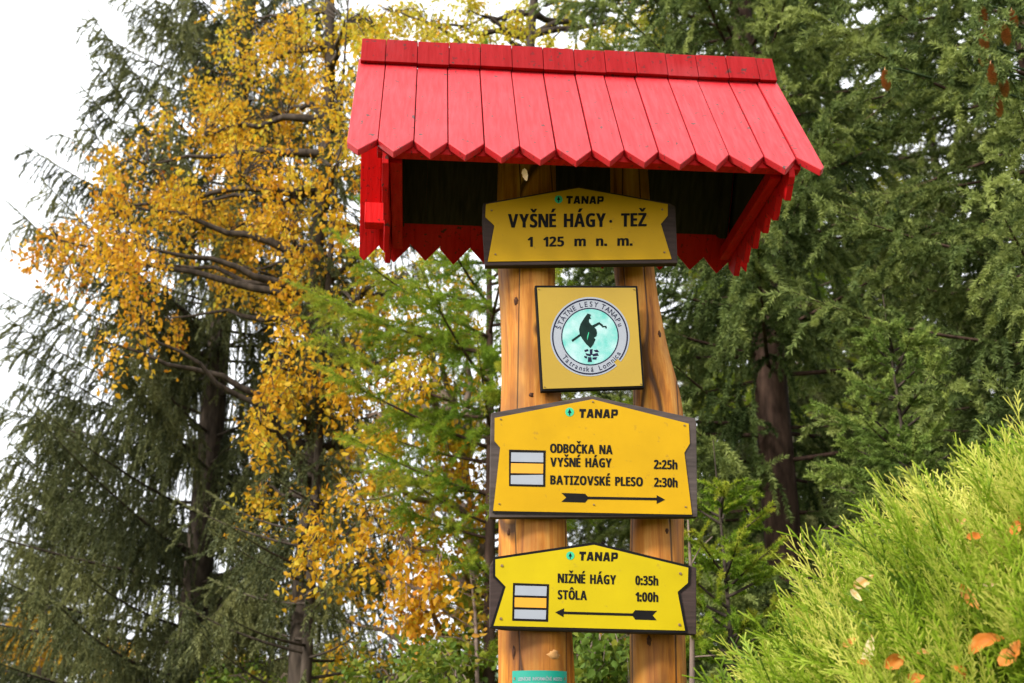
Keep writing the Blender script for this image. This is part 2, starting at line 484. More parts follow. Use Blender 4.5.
def log_post(rows, seed, yoff=0.0, top=HR - .20):
    """rows: (picture row, left edge, right edge) -> an uneven log"""
    rnd = np.random.default_rng(seed)
    pts = []
    for py, a, b in rows:
        xa, z = S(a, py, yoff); xb, _ = S(b, py, yoff)
        pts.append((z, (xa + xb) / 2, (xb - xa) / 2))
    pts.sort()
    z0 = pts[0]; z1 = pts[-1]
    dzx = (pts[1][1] - pts[0][1]) / (pts[1][0] - pts[0][0])
    pts = [(-.12, z0[1] - .02, z0[2] * 1.08)] + pts + [(top, z1[1], z1[2] * .97)]
    pz = np.array(pts)
    nz, ns = 150, 40
    zz = np.linspace(pz[0, 0], pz[-1, 0], nz)
    cx = np.interp(zz, pz[:, 0], pz[:, 1]); rr = np.interp(zz, pz[:, 0], pz[:, 2])
    ker = np.ones(7) / 7
    cx = np.convolve(np.pad(cx, 3, 'edge'), ker, 'valid'); rr = np.convolve(np.pad(rr, 3, 'edge'), ker, 'valid')
    th = np.linspace(0, 2 * math.pi, ns, endpoint=False)
    ph = rnd.uniform(0, 6.28, 8)
    V = []
    for i, z in enumerate(zz):
        d = 1 + .016 * np.sin(5 * th + ph[4] + 4.1 * z) + .014 * np.sin(3.3 * z + ph[5]) + .036 * np.sin(2 * th + ph[0] + z * 1.1) + .022 * np.sin(3 * th + ph[1] - z * 1.7) + .012 * np.sin(7 * th + ph[2] + 2.3 * z) + .010 * np.sin(z * 9 + ph[3] + 2 * th)
        V.append(np.stack([cx[i] + rr[i] * d * np.cos(th), yoff + rr[i] * d * np.sin(th), np.full(ns, z)], -1))
    V = np.concatenate(V)
    idx = np.arange(nz * ns).reshape(nz, ns); nx = np.roll(idx, -1, 1)
    q = np.stack([idx[:-1], nx[:-1], nx[1:], idx[1:]], -1).reshape(-1, 4)
    F = [tuple(f) for f in q] + [tuple(idx[-1]), tuple(idx[0][::-1])]
    o = mesh_obj('post', V, F, M['log'], post_shelter, smooth=True)
    return o, (zz, cx, rr)


left_post, LP = log_post([(225, 496, 556), (270, 497, 555), (330, 501, 557), (380, 502, 560), (450, 500, 564), (540, 499, 566), (610, 499, 569), (683, 500, 573)], 3)
right_post, RP = log_post([(225, 612, 650), (270, 614, 652), (310, 620, 658), (340, 628, 664), (370, 634, 671), (388, 634, 677), (402, 634, 681), (425, 635, 681), (470, 634, 681), (540, 631, 682), (620, 631, 684), (683, 632, 686)], 9, 0.01)

M['knot'] = paint('dark_knot', (0.075, 0.026, 0.010), 0.6, 0.5, scale=90, bump=0.5, spec=0.2)
M['scar'] = paint('pale_peeled_scar', (0.46, 0.235, 0.085), 0.7, 0.4, (0.12, 0.05, 0.02), 0.8, 40, 0.15, 0.6)


def knot(post, prof, px, py, rw, rh, mat, yoff=0.0, name='knot', seed=0):
    """a slightly raised irregular patch lying on the log's surface"""
    rnd = np.random.default_rng(seed)
    z0 = S(px, py, yoff - .08)[1]; x0 = S(px, py, yoff - .08)[0]
    i = int(np.argmin(abs(prof[0] - z0))); R = prof[2][i] * 1.0
    a0 = math.asin(max(-.95, min(.95, (x0 - prof[1][i]) / R)))
    dg = bpy.context.evaluated_depsgraph_get()
    from mathutils.bvhtree import BVHTree
    bvh = BVHTree.FromObject(post, dg)
    V, n = [], 18
    jit = 1 + rnd.normal(0, .13, n)
    for k, f in enumerate((1.0, .7, .35)):
        for j in range(n):
            t = 6.2832 * j / n
            a = a0 + rw / R * f * jit[j] * math.cos(t); z = z0 + rh * f * jit[j] * math.sin(t)
            o = Vector((prof[1][i] + .5 * math.sin(a), yoff - .5 * math.cos(a), z)); d = Vector((-math.sin(a), math.cos(a), 0))
            h = bvh.ray_cast(o, d)[0]
            V.append(tuple(h - d * (-.002 if k == 0 else .0016 * k)))
    o = Vector((prof[1][i] + .5 * math.sin(a0), yoff - .5 * math.cos(a0), z0)); d = Vector((-math.sin(a0), math.cos(a0), 0))
    V.append(tuple(bvh.ray_cast(o, d)[0] - d * .0026))
    F = [[k * n + j, k * n + (j + 1) % n, (k + 1) * n + (j + 1) % n, (k + 1) * n + j] for k in range(2) for j in range(n)] + [[2 * n + j, 2 * n + (j + 1) % n, 3 * n] for j in range(n)]
    mesh_obj(name, V, F, mat, post, True)


bpy.context.view_layer.update()
for px, py, rw, rh in ((531, 395, .008, .008), (513, 652, .007, .020), (516, 300, .008, .015), (508, 530, .006, .012)):
    knot(left_post, LP, px, py, rw, rh, M['knot'], seed=int(px))
knot(left_post, LP, 553, 655, .018, .016, M['scar'], name='peeled_scar', seed=3)
for px, py, rw, rh in ((662, 330, .007, .014), (650, 640, .008, .016), (668, 530, .006, .010)):
    knot(right_post, RP, px, py, rw, rh, M['knot'], .01, seed=int(px))

# ------------------------------------------------------------------ lettering
_tmp = {}


def text_polys(body, bold=0.0, spacing=1.0):
    c = bpy.data.curves.new('lettering', 'FONT')
    c.body = body; c.offset = bold; c.space_character = spacing; c.resolution_u = 4
    o = bpy.data.objects.new('lettering', c); COL.objects.link(o)
    bpy.context.view_layer.update()
    me = bpy.data.meshes.new_from_object(o.evaluated_get(bpy.context.evaluated_depsgraph_get()))
    V = np.array([v.co[:] for v in me.vertices]); F = [list(p.vertices) for p in me.polygons]
    bpy.data.objects.remove(o); bpy.data.curves.remove(c); bpy.data.meshes.remove(me)
    return V, F


_glyphs = {}
ACC = {'Č': ('C', 'v'), 'Š': ('S', 'v'), 'Ž': ('Z', 'v'), 'É': ('E', '/'), 'Á': ('A', '/'), 'Ô': ('O', '^')}


def glyph(c):
    if c in _glyphs: return _glyphs[c]
    base, acc = ACC.get(c, (c, None))
    if base in '.:·':
        sq = lambda y: [(0, y), (.17, y), (.17, y + .17), (0, y + .17)]
        V, F = {'.': (sq(0), [[0, 1, 2, 3]]), ':': (sq(0) + sq(.36), [[0, 1, 2, 3], [4, 5, 6, 7]]), '·': (sq(.24), [[0, 1, 2, 3]])}[base]
    else:
        o = ord(base)
        code = 0x1D5D4 + o - 65 if 'A' <= base <= 'Z' else 0x1D5EE + o - 97 if 'a' <= base <= 'z' else 0x1D7EC + o - 48
        V, F = text_polys(chr(code), 0.0)
        V = [(p[0] - V[:, 0].min(), p[1]) for p in V]; F = [list(f) for f in F]
    if acc:
        m = max(p[0] for p in V) / 2
        shp = {'v': [[(-.22, .98), (-.10, .98), (0, .87), (0, .78), (-.04, .78)], [(.22, .98), (.04, .78), (0, .78), (0, .87), (.10, .98)]],
               '^': [[(-.22, .78), (-.04, .98), (0, .98), (0, .89), (-.10, .78)], [(.22, .78), (.10, .78), (0, .89), (0, .98), (.04, .98)]],
               '/': [[(-.09, .78), (.02, .78), (.20, .98), (.02, .98)]]}[acc]
        V = list(V); F = list(F)
        for pl in shp:
            b = len(V); V += [(m + x, y) for x, y in pl]; F.append(list(range(b, b + len(pl))))
    _glyphs[c] = (V, F)
    return _glyphs[c]


class Print:
    """flat printed shapes given in picture coordinates, laid on a sign's face plane"""
    def __init__(s, y): s.y, s.V, s.F, s.up = y, [], [], {}

    def poly(s, pts):
        b = len(s.V); s.V += [tuple(p) for p in pts]; s.F.append(list(range(b, b + len(pts))))

    def text(s, body, x0, y0, x1, y1, cap, bold=0, spacing=1.06, slant=0.0):
        """a line of bold sans capitals from (x0, y0) to (x1, y1) on its baseline"""
        V, F, x = [], [], 0.0
        for c in body:
            if c == ' ': x += .24; continue
            gv, gf = glyph(c)
            b = len(V); V += [(p[0] + x, p[1]) for p in gv]; F += [[k + b for k in f] for f in gf]
            x += max(p[0] for p in gv) + .115
        V = np.array(V)
        xa, xb = V[:, 0].min(), V[:, 0].max()
        u = (V[:, 0] - xa) / (xb - xa); v = V[:, 1] / .714
        for j, sh in enumerate((-.035, .035, 0.0)):      # thickened strokes
            b = len(s.V)
            s.V += list(zip(x0 + (x1 - x0) * u + (slant * v + sh) * cap, y0 + (y1 - y0) * u - v * cap)); s.F += [[k + b for k in f] for f in F]
            for k in range(b, len(s.V)): s.up[k] = j * .0002

    def strokes(s, letters, x0, y0, x1, y1, cap, slant=0.06):
        """heavy hand-cut capitals"""
        n = len(letters); tot = sum(HEAVY_W[c] for c in letters) + .12 * (n - 1); x = 0
        for c in letters:
            for poly in HEAVY[c]:
                pts = []
                for (u, v) in poly:
                    t = (x + u * HEAVY_W[c]) / tot
                    pts.append((x0 + (x1 - x0) * t + slant * v * cap, y0 + (y1 - y0) * t - v * cap))
                s.poly(pts)
            x += HEAVY_W[c] + .12

    def disc(s, cx, cy, r, n=40, ry=None):
        ry = ry or r
        s.poly([(cx + r * math.cos(6.28318 * i / n), cy + ry * math.sin(6.28318 * i / n)) for i in range(n)])

    def ring(s, cx, cy, r0, r1, a0=0, a1=360, n=72):
        for i in range(n):
            a, b = math.radians(a0 + (a1 - a0) * i / n), math.radians(a0 + (a1 - a0) * (i + 1) / n)
            s.poly([(cx + r0 * math.cos(a), cy + r0 * math.sin(a)), (cx + r1 * math.cos(a), cy + r1 * math.sin(a)),
                    (cx + r1 * math.cos(b), cy + r1 * math.sin(b)), (cx + r0 * math.cos(b), cy + r0 * math.sin(b))])

    def build(s, name, mat, parent, origin, lift=0.0008):
        V = []
        for k, (px, py) in enumerate(s.V):
            yy = s.y - lift - s.up.get(k, 0)
            x, z = S(px, py, yy)
            V.append((x - origin[0], yy - origin[1], z - origin[2]))
        me_o = mesh_obj(name, V, s.F, mat, parent)
        # all faces towards the viewer
        import bmesh
        bm = bmesh.new(); bm.from_mesh(me_o.data)
        for f in bm.faces:
            f.normal_update()
            if f.normal.y > 0: f.normal_flip()
        bm.to_mesh(me_o.data); bm.free()
        return me_o


HEAVY_W = {'T': .95, 'A': 1.05, 'N': 1.05, 'P': .95}
HEAVY = {
    'T': [[(0, .70), (1, .70), (1, 1), (0, 1)], [(.30, 0), (.70, 0), (.70, .70), (.30, .70)]],
    'A': [[(0, 0), (.32, 0), (.50, .62), (.50, 1), (.28, 1)], [(1, 0), (.72, 1), (.50, 1), (.50, .62), (.68, 0)], [(.27, .16), (.73, .16), (.66, .38), (.34, .38)]],
    'N': [[(0, 0), (.32, 0), (.32, 1), (0, 1)], [(.68, 0), (1, 0), (1, 1), (.68, 1)], [(.32, 1), (.32, .48), (.68, 0), (.68, .52)]],
    'P': [[(0, 0), (.34, 0), (.34, 1), (0, 1)], [(.34, .74), (.62, .74), (.66, .70), (1, .74), (.98, .88), (.84, 1), (.34, 1)], [(.34, .28), (.84, .28), (.98, .40), (1, .58), (.66, .60), (.60, .52), (.34, .52)], [(.66, .60), (1, .58), (1, .74), (.66, .70)]],
}


def crop_map(ox, oy, k):
    return lambda pts: [(ox + x / k, oy + y / k) for x, y in pts]


def sign(name, label, cat, y_face, panel_px, panel_mat, back_px, back_mat, back_th=.026, border_px=None, group='hiking signs on the roofed signpost'):
    """panel outline and wooden backing outline in picture coordinates"""
    allp = [S(px, py, y_face) for px, py in back_px]
    ox = sum(p[0] for p in allp) / len(allp); oz = min(p[1] for p in allp)
    origin = (ox, y_face + back_th, oz)
    t = empty(name, R2W(*origin), RYAW)
    tag(t, label, cat, group)
    def sh(pts, y): return [(S(px, py, y)[0], y, S(px, py, y)[1]) for px, py in pts]
    yb = y_face + .003
    P = Polys(); f = sh(back_px, yb); P.prism(f, [(x, yb + back_th, z) for x, _, z in f])
    P.build('backing', back_mat, t, 0.002, origin)
    P = Polys(); f = sh(panel_px, y_face); P.prism(f, [(x, yb - .0004, z) for x, _, z in f])
    pan = P.build('panel', panel_mat, t, 0, origin)
    return t, pan, origin


def screws(t, origin, y_face, pts, r=1.1):
    for px, py in pts:
        x, z = S(px, py, y_face); x1, _ = S(px + r, py, y_face); R = abs(x1 - x)
        P = Polys(); n = 14
        ring = [(x + R * math.cos(6.28318 * i / n), z + R * math.sin(6.28318 * i / n)) for i in range(n)]
        P.prism([(x + (a - x) * .75, y_face - .0028, z + (b - z) * .75) for a, b in ring], [(a, y_face - .0002, b) for a, b in ring])
        P.build('screw', M['screw'], t, 0, origin)


def emblem(pan, origin, y, cx, cy, r):
    p = Print(y); p.disc(cx, cy, r, 28); e = p.build('emblem', M['emblem'], pan, origin, .0008)
    p = Print(y)
    p.poly([(cx - .12 * r, cy + .75 * r), (cx + .12 * r, cy + .75 * r), (cx + .12 * r, cy + .1 * r), (cx - .12 * r, cy + .1 * r)])
    p.poly([(cx, cy - .75 * r), (cx + .45 * r, cy + .2 * r), (cx - .45 * r, cy + .2 * r)])
    o = p.build('emblem_tree', M['black'], pan, origin, .0014)


YF = -.128
# --- top board
c3, c4 = crop_map(340, 130, 3.938), crop_map(570, 130, 3.938)
yellow1 = c3([(575, 292), (940, 228)]) + c4([(385, 292), (385, 337), (358, 370), (400, 508)]) + c3([(582, 518), (608, 376), (572, 342)])
back1 = c3([(562, 288), (940, 222)]) + c4([(392, 287), (416, 300), (424, 524)]) + c3([(572, 534), (560, 350)])
t, pan, o1 = sign('trail_sign', 'topmost yellow sign with a low gabled top edge, tucked beneath the red roof', 'sign', YF, yellow1, M['amber'], back1, M['backing'])
p = Print(YF)
p.strokes('TANAP', 566, 203.7, 603.5, 204.0, 7.8)
p.text('VYŠNÉ  HÁGY', 508.4, 227.6, 605.5, 226.8, 13.6, .030)
p.disc(610.8, 221.3, 1.5, 16)
p.text('TEŽ', 621.5, 226.7, 646.2, 226.2, 13.4, .030)
p.text('1   125   m   n.   m.', 527.9, 246.7, 632.2, 245.6, 9.8, .034)
p.build('lettering', M['black'], pan, o1)
emblem(pan, o1, YF, 558.6, 199.3, 4.0)
screws(t, o1, YF, c3([(597, 317), (612, 490)]) + c4([(363, 313), (372, 482)]))
# thin pale printed line just inside the sheet's lower edge
# --- square board with the round badge
sq_back = [(534.9, 285.2), (637.6, 285.6), (644.6, 387.8), (541.0, 391.4)]
sq_face = [(537.2, 287.6), (635.6, 287.8), (642.4, 385.6), (543.2, 388.8)]
t, pan, o2 = sign('trail_sign', 'square ochre sign with a round white and teal badge showing a dark bird', 'sign', YF + .012, sq_face, M['ochre'], sq_back, M['black'], .020)
ys = YF + .012
cx, cy = 590.0, 336.6
p = Print(ys); chip = 43
p.ring(cx, cy, 27.6, 35.0, 0, 360, 90); p.ring(cx, cy, 35.0, 39.6, chip + 4, chip + 360 - 4, 90); badge = p.build('badge', M['white'], pan, o2, .0007)
p = Print(ys); p.disc(cx, cy, 28.0, 60); p.build('badge_centre', M['teal'], badge, o2, .0009)
p = Print(ys); p.ring(cx, cy, 36.6, 38.0, chip + 5, chip + 355, 90); p.ring(cx, cy, 27.7, 28.8, 0, 360, 72); p.build('badge_rings', M['navy'], badge, o2, .0013)


def arc_text(p, body, r, a0, a1, cap, outward=True, bold=.006):
    """letters along a circle from picture angle a0 to a1 (degrees, clockwise from +x)"""
    n = len(body)
    wid = {' ': .5, 'I': .45, 'í': .4, 'r': .6, 'c': .8, 's': .75, 'i': .4, 'm': 1.35, 'M': 1.2}
    ws = [wid.get(c, 1.0) for c in body]; tot = sum(ws); acc = 0
    for c, w in zip(body, ws):
        a = math.radians(a0 + (a1 - a0) * (acc + w / 2) / tot); acc += w
        if c == ' ': continue
        V, F = text_polys(c, bold)
        V = V[:, :2] - np.array([(V[:, 0].min() + V[:, 0].max()) / 2, .34])
        V = V * (cap / .685)
        er = np.array([math.cos(a), math.sin(a)]); et = np.array([-math.sin(a), math.cos(a)])
        up = er if outward else -er
        rt = et if outward else -et
        b = len(p.V)
        for x, y in V:
            q = np.array([cx, cy]) + er * r + rt * x * .92 + up * y
            p.V.append((q[0], q[1]))
        p.F += [[i + b for i in f] for f in F]


p = Print(ys)
arc_text(p, 'ŠTÁTNE LESY TANAP', 32.6, 192, 334, 5.0)
arc_text(p, 'u', 32.6, 334, 343, 5.0)
arc_text(p, 'Tatranská  Lomnica', 32.6, 144, 27, 5.0, False)
p.build('badge_lettering', M['navy'], badge, o2, .0013)
c8 = crop_map(530, 280, 6.1)
p = Print(ys)
body = c8([(352, 203), (330, 232), (308, 268), (299, 300), (303, 330), (318, 358), (340, 388), (369, 416), (387, 393), (400, 362), (391, 352), (406, 342), (410, 322), (404, 300), (391, 286), (372, 272), (360, 254), (361, 238), (374, 238), (366, 224), (374, 212)])
p.poly(body)
p.poly(c8([(380, 276), (422, 256), (428, 268), (388, 292)]))
p.poly(c8([(422, 256), (446, 274), (440, 286), (424, 272)]))
p.poly(c8([(438, 278), (466, 280), (470, 292), (464, 298), (456, 288), (440, 290)]))
p.poly(c8([(252, 366), (308, 326), (314, 338), (260, 378)]))
p.build('bird_emblem', M['bird'], badge, o2, .0013)
p = Print(ys)
for pl in ([(352, 500), (354, 470), (374, 470), (378, 500)], [(330, 428), (352, 420), (358, 432), (336, 440)], [(338, 446), (372, 452), (370, 466), (344, 460)],
           [(364, 424), (382, 420), (380, 458), (366, 456)], [(388, 428), (410, 424), (424, 440), (398, 440)], [(380, 452), (412, 444), (420, 462), (384, 466)], [(330, 462), (350, 466), (346, 480), (332, 474)], [(382, 472), (410, 470), (404, 486), (380, 484)]):
    p.poly(c8(pl))
p.build('shrub_emblem', M['navy'], badge, o2, .0013)
p = Print(ys); p.poly(c8([(356, 318), (361, 320), (354, 352), (349, 368), (348, 350)])); p.build('bird_highlight', M['emblem'], badge, o2, .0018)
screws(t, o2, ys, [(538.8, 289.4), (634.2, 289.6), (640.8, 384), (544.6, 387)], .7)
# --- large double board
c6 = crop_map(480, 390, 4.551)
yellow2 = c6([(67, 127), (512, 42), (950, 153), (955, 243), (930, 285), (965, 567), (60, 550), (92, 262), (66, 232)])
back2 = c6([(52, 104), (505, 26), (978, 128), (985, 150), (990, 578), (44, 580), (48, 240)])
t, pan, o3 = sign('trail_sign', 'largest yellow sign with a right-pointing arrow and striped marker, below the square badge', 'sign', YF, yellow2, M['amber'], back2, M['backing_grey'], .028)
p = Print(YF)
# black printed rim along the lower edge
p.poly(c6([(58, 552), (967, 568), (968, 576), (56, 561)]))
p.build('lower_rim', M['black'], pan, o3, .0006)
p = Print(YF)
p.strokes('TANAP', *c6([(450, 126)])[0], *c6([(626, 128)])[0], 8.8)
p.text('ODBOČKA  NA', *c6([(320, 285)])[0], *c6([(602, 292)])[0], 9.0, .030)
p.text('VYŠNÉ  HÁGY', *c6([(321, 348)])[0], *c6([(598, 352)])[0], 9.0, .030)
p.text('BATIZOVSKÉ  PLESO', *c6([(321, 429)])[0], *c6([(740, 438)])[0], 9.0, .030)
p.text('2:25h', *c6([(792, 359)])[0], *c6([(897, 361)])[0], 9.1, .030)
p.text('2:30h', *c6([(793, 440)])[0], *c6([(898, 443)])[0], 9.1, .030)
for pl in ([(490, 485), (806, 490), (806, 502), (490, 497)], [(804, 478), (843, 499), (804, 518)], [(370, 468), (478, 472), (497, 491), (478, 512), (370, 509), (392, 489)]):
    p.poly(c6(pl))
p.build('lettering', M['black'], pan, o3)
emblem(pan, o3, YF, 569.6, 412.0, 4.4)
p = Print(YF); p.poly(c6([(132, 271), (299, 275), (297, 441), (132, 437)])); mk = p.build('trail_marker', M['black'], pan, o3)
p = Print(YF); p.poly(c6([(142, 284), (288, 286), (288, 329), (141, 326)])); p.poly(c6([(140, 388), (287, 386), (287, 431), (140, 428)])); p.build('white_stripe', M['white'], mk, o3, .0014)
p = Print(YF); p.poly(c6([(141, 333), (288, 336), (287, 380), (140, 378)])); p.build('orange_stripe', M['orange'], mk, o3, .0014)
screws(t, o3, YF, c6([(94, 133), (513, 54), (930, 161), (88, 518), (936, 532), (518, 522)]), 1.0)
# --- lowest board
c7 = crop_map(480, 533, 4.551)
outer3 = c7([(60, 110), (520, 42), (958, 149), (956, 232), (911, 270), (945, 456), (47, 432), (105, 245), (60, 200)])
inner3 = c7([(70, 120), (520, 54), (948, 158), (946, 227), (899, 268), (933, 444), (62, 422), (117, 245), (70, 195)])
back3 = c7([(46, 150), (60, 122), (520, 50), (955, 150), (985, 158), (985, 462), (120, 440), (44, 430)])
t, pan, o4 = sign('trail_sign', 'lowest yellow sign, black rimmed, with a left-pointing arrow and striped marker', 'sign', YF, outer3, M['black'], back3, M['backing'], .026)
p = Print(YF); p.poly(inner3); fld = p.build('yellow_field', M['lemon'], pan, o4, .0006)
p = Print(YF)
p.strokes('TANAP', *c7([(450, 125)])[0], *c7([(626, 130)])[0], 9.0)
p.text('NIŽNÉ  HÁGY', *c7([(355, 226)])[0], *c7([(618, 234)])[0], 9.2, .030)
p.text('STÔLA', *c7([(355, 301)])[0], *c7([(485, 305)])[0], 9.2, .030)
p.text('0:35h', *c7([(708, 236)])[0], *c7([(810, 239)])[0], 9.3, .030)
p.text('1:00h', *c7([(708, 311)])[0], *c7([(810, 314)])[0], 9.3, .030)
for pl in ([(380, 357), (700, 366), (700, 378), (380, 369)], [(342, 361), (383, 342), (380, 383)], [(690, 371), (706, 351), (806, 354), (786, 375), (804, 397), (706, 394)]):
    p.poly(c7(pl))
p.build('lettering', M['black'], pan, o4, .0012)
emblem(pan, o4, YF - .0006, *c7([(411, 103)])[0], 4.1)
p = Print(YF); p.poly(c7([(150, 227), (315, 233), (310, 404), (146, 399)])); mk = p.build('trail_marker', M['black'], pan, o4, .0012)
p = Print(YF); p.poly(c7([(160, 239), (304, 243), (302, 287), (158, 283)])); p.poly(c7([(157, 348), (301, 351), (299, 393), (156, 389)])); p.build('white_stripe', M['white'], mk, o4, .0018)
p = Print(YF); p.poly(c7([(158, 293), (302, 297), (301, 341), (157, 337)])); p.build('orange_stripe', M['orange'], mk, o4, .0018)
screws(t, o4, YF - .0006, c7([(100, 149), (912, 185), (95, 390), (908, 418)]), 1.5)

# --- small green plaque bent round the left log
zt = S(537, 670.5, -.1)[1]; zb = zt - .16
i_ = int(np.argmin(abs(LP[0] - (zt - .03)))); pcx, prr = LP[1][i_], LP[2][i_] * 1.035 + .003
plq = empty('plaque', R2W(pcx, -prr, zb), RYAW)
tag(plq, 'small teal green plaque bent round the left log, at the very bottom of the picture', 'plaque')
org = (pcx, -prr, zb)
a0, a1 = math.radians(-90 - 43), math.radians(-90 + 44)


def bend(u, v, lift):      # u, v in 0..1 over the plaque
    a = a0 + (a1 - a0) * u
    return (pcx + (prr + lift) * math.cos(a) - org[0], (prr + lift) * math.sin(a) - org[1], zb + (zt - zb) * v - org[2])


V, F = [], []
n = 24
for i in range(n + 1):
    for v in (0, 1):
        V.append(bend(i / n, v, 0)); V.append(bend(i / n, v, -.0025))
for i in range(n):
    b = 4 * i
    F += [[b, b + 4, b + 6, b + 2], [b + 1, b + 3, b + 7, b + 5], [b + 2, b + 6, b + 7, b + 3], [b, b + 1, b + 5, b + 4]]
F += [[0, 2, 3, 1], [4 * n, 4 * n + 1, 4 * n + 3, 4 * n + 2]]
plate = mesh_obj('plate', V, F, M['plaque'], plq)


def plq_text(body, u0, u1, v, cap, mat, name, bold=.02):
    Vt, F = text_polys(body, bold)
    xa, xb = Vt[:, 0].min(), Vt[:, 0].max()
    mesh_obj(name, [bend(u0 + (u1 - u0) * (x - xa) / (xb - xa), v + y / .685 * cap, .0008) for x, y in Vt[:, :2]], F, mat, plate)


plq_text('LESNÍCKE  INFORMAČNÉ  MIESTO', .12, .88, .845, .05, M['white'], 'title_lettering')
plq_text('TATRANSKÝ NÁRODNÝ PARK', .30, .72, .775, .03, M['plaque_pale'], 'small_lettering', .005)
for u in (.05, .94):
    V = []; nn = 10
    for i in range(nn): V.append(bend(u + .018 * math.cos(6.2832 * i / nn), .88 + .024 * math.sin(6.2832 * i / nn), .0015))
    mesh_obj('screw', V, [list(range(nn))], M['screw'], plq)

# ------------------------------------------------------------------ foliage engine
def norm(v): return v / np.maximum(np.linalg.norm(v, axis=-1, keepdims=True), 1e-9)


def scatter(acc, templates, O, D, scale, tint, r=None, up=None, width=None):
    """place template copies (axis +x) at O pointing along D"""
    r = r or rng
    O = np.asarray(O, float); D = norm(np.asarray(D, float)); N = len(O)
    if N == 0: return
    if up is None: up = r.normal(size=(N, 3))
    Yv = norm(np.cross(up, D)); Zv = np.cross(D, Yv)
    which = r.integers(0, len(templates), N)
    scale = np.broadcast_to(scale, (N,)); tint = np.broadcast_to(tint, (N,))
    w = scale if width is None else np.broadcast_to(width, (N,))
    for k, (V, F, dt) in enumerate(templates):
        s = which == k
        n = s.sum()
        if not n: continue
        P = O[s][:, None] + (V[None, :, 0:1] * scale[s][:, None, None]) * D[s][:, None] + (V[None, :, 1:2] * Yv[s][:, None] + V[None, :, 2:3] * Zv[s][:, None]) * w[s][:, None, None]
        FF = (F[None] + (np.arange(n) * len(V))[:, None, None]).reshape(-1, 3)
        acc.add(P.reshape(-1, 3), FF, np.clip(tint[s][:, None] + dt[None], 0, 1).reshape(-1))


def tube(acc, pts, radii, sides=6, tint=0.5):
    pts = np.asarray(pts, float); radii = np.asarray(radii, float); n = len(pts)
    T = np.gradient(pts, axis=0); T = norm(T)
    ref = np.array([0.3, 0.2, 1.0]) if abs(T[0, 2]) < .8 else np.array([1.0, 0.2, 0])
    A = norm(np.cross(T, ref)); B = np.cross(T, A)
    th = np.linspace(0, 2 * math.pi, sides, endpoint=False)
    V = pts[:, None] + radii[:, None, None] * (np.cos(th)[None, :, None] * A[:, None] + np.sin(th)[None, :, None] * B[:, None])
    idx = np.arange(n * sides).reshape(n, sides); nx = np.roll(idx, -1, 1)
    a, b, c, d = idx[:-1], nx[:-1], nx[1:], idx[1:]
    F = np.concatenate([np.stack([a, b, c], -1).reshape(-1, 3), np.stack([a, c, d], -1).reshape(-1, 3)])
    acc.add(V.reshape(-1, 3), F, tint)


def brush_template(n, nl, nw, ang, seed, flat=0.0, taper=True):
    """a needle-covered twig of unit length along +x; needle sizes relative to it"""
    r = np.random.default_rng(seed)
    V, F, dt = [], [], []
    for i in range(n):
        t = (i + r.random()) / n
        ph = r.uniform(0, 6.283)
        rad = np.array([0, math.cos(ph), math.sin(ph) * (1 - flat)])
        a = math.radians(ang * r.uniform(.7, 1.2))
        if taper and t > .8: a *= (1 - t) / .2 * .7 + .3
        d = np.array([math.cos(a), 0, 0]) + math.sin(a) * rad
        L = nl * r.uniform(.75, 1.15)
        sd = np.cross(d, r.normal(size=3)); sd /= np.linalg.norm(sd)
        b = np.array([t, 0, 0])
        k = len(V)
        V += [b - sd * nw / 2, b + sd * nw / 2, b + d * L]; F.append([k, k + 1, k + 2])
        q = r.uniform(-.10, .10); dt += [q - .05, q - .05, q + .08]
    k = len(V)
    w = .018
    for j in range(3):
        a = 2.094 * j
        V.append(np.array([0, w * math.cos(a), w * math.sin(a)])); dt.append(-.25)
    V.append(np.array([1.0, 0, 0])); dt.append(-.1)
    F += [[k, k + 1, k + 3], [k + 1, k + 2, k + 3], [k + 2, k, k + 3]]
    return np.array(V, float), np.array(F), np.array(dt, float)


BR_FULL = [brush_template(58, .20, .062, 55, s) for s in range(5)]        # plump fingers
BR_THIN = [brush_template(34, .17, .066, 42, 20 + s) for s in range(5)]   # hanging strings
BR_LARCH = [brush_template(60, .26, .034, 66, 40 + s) for s in range(5)]


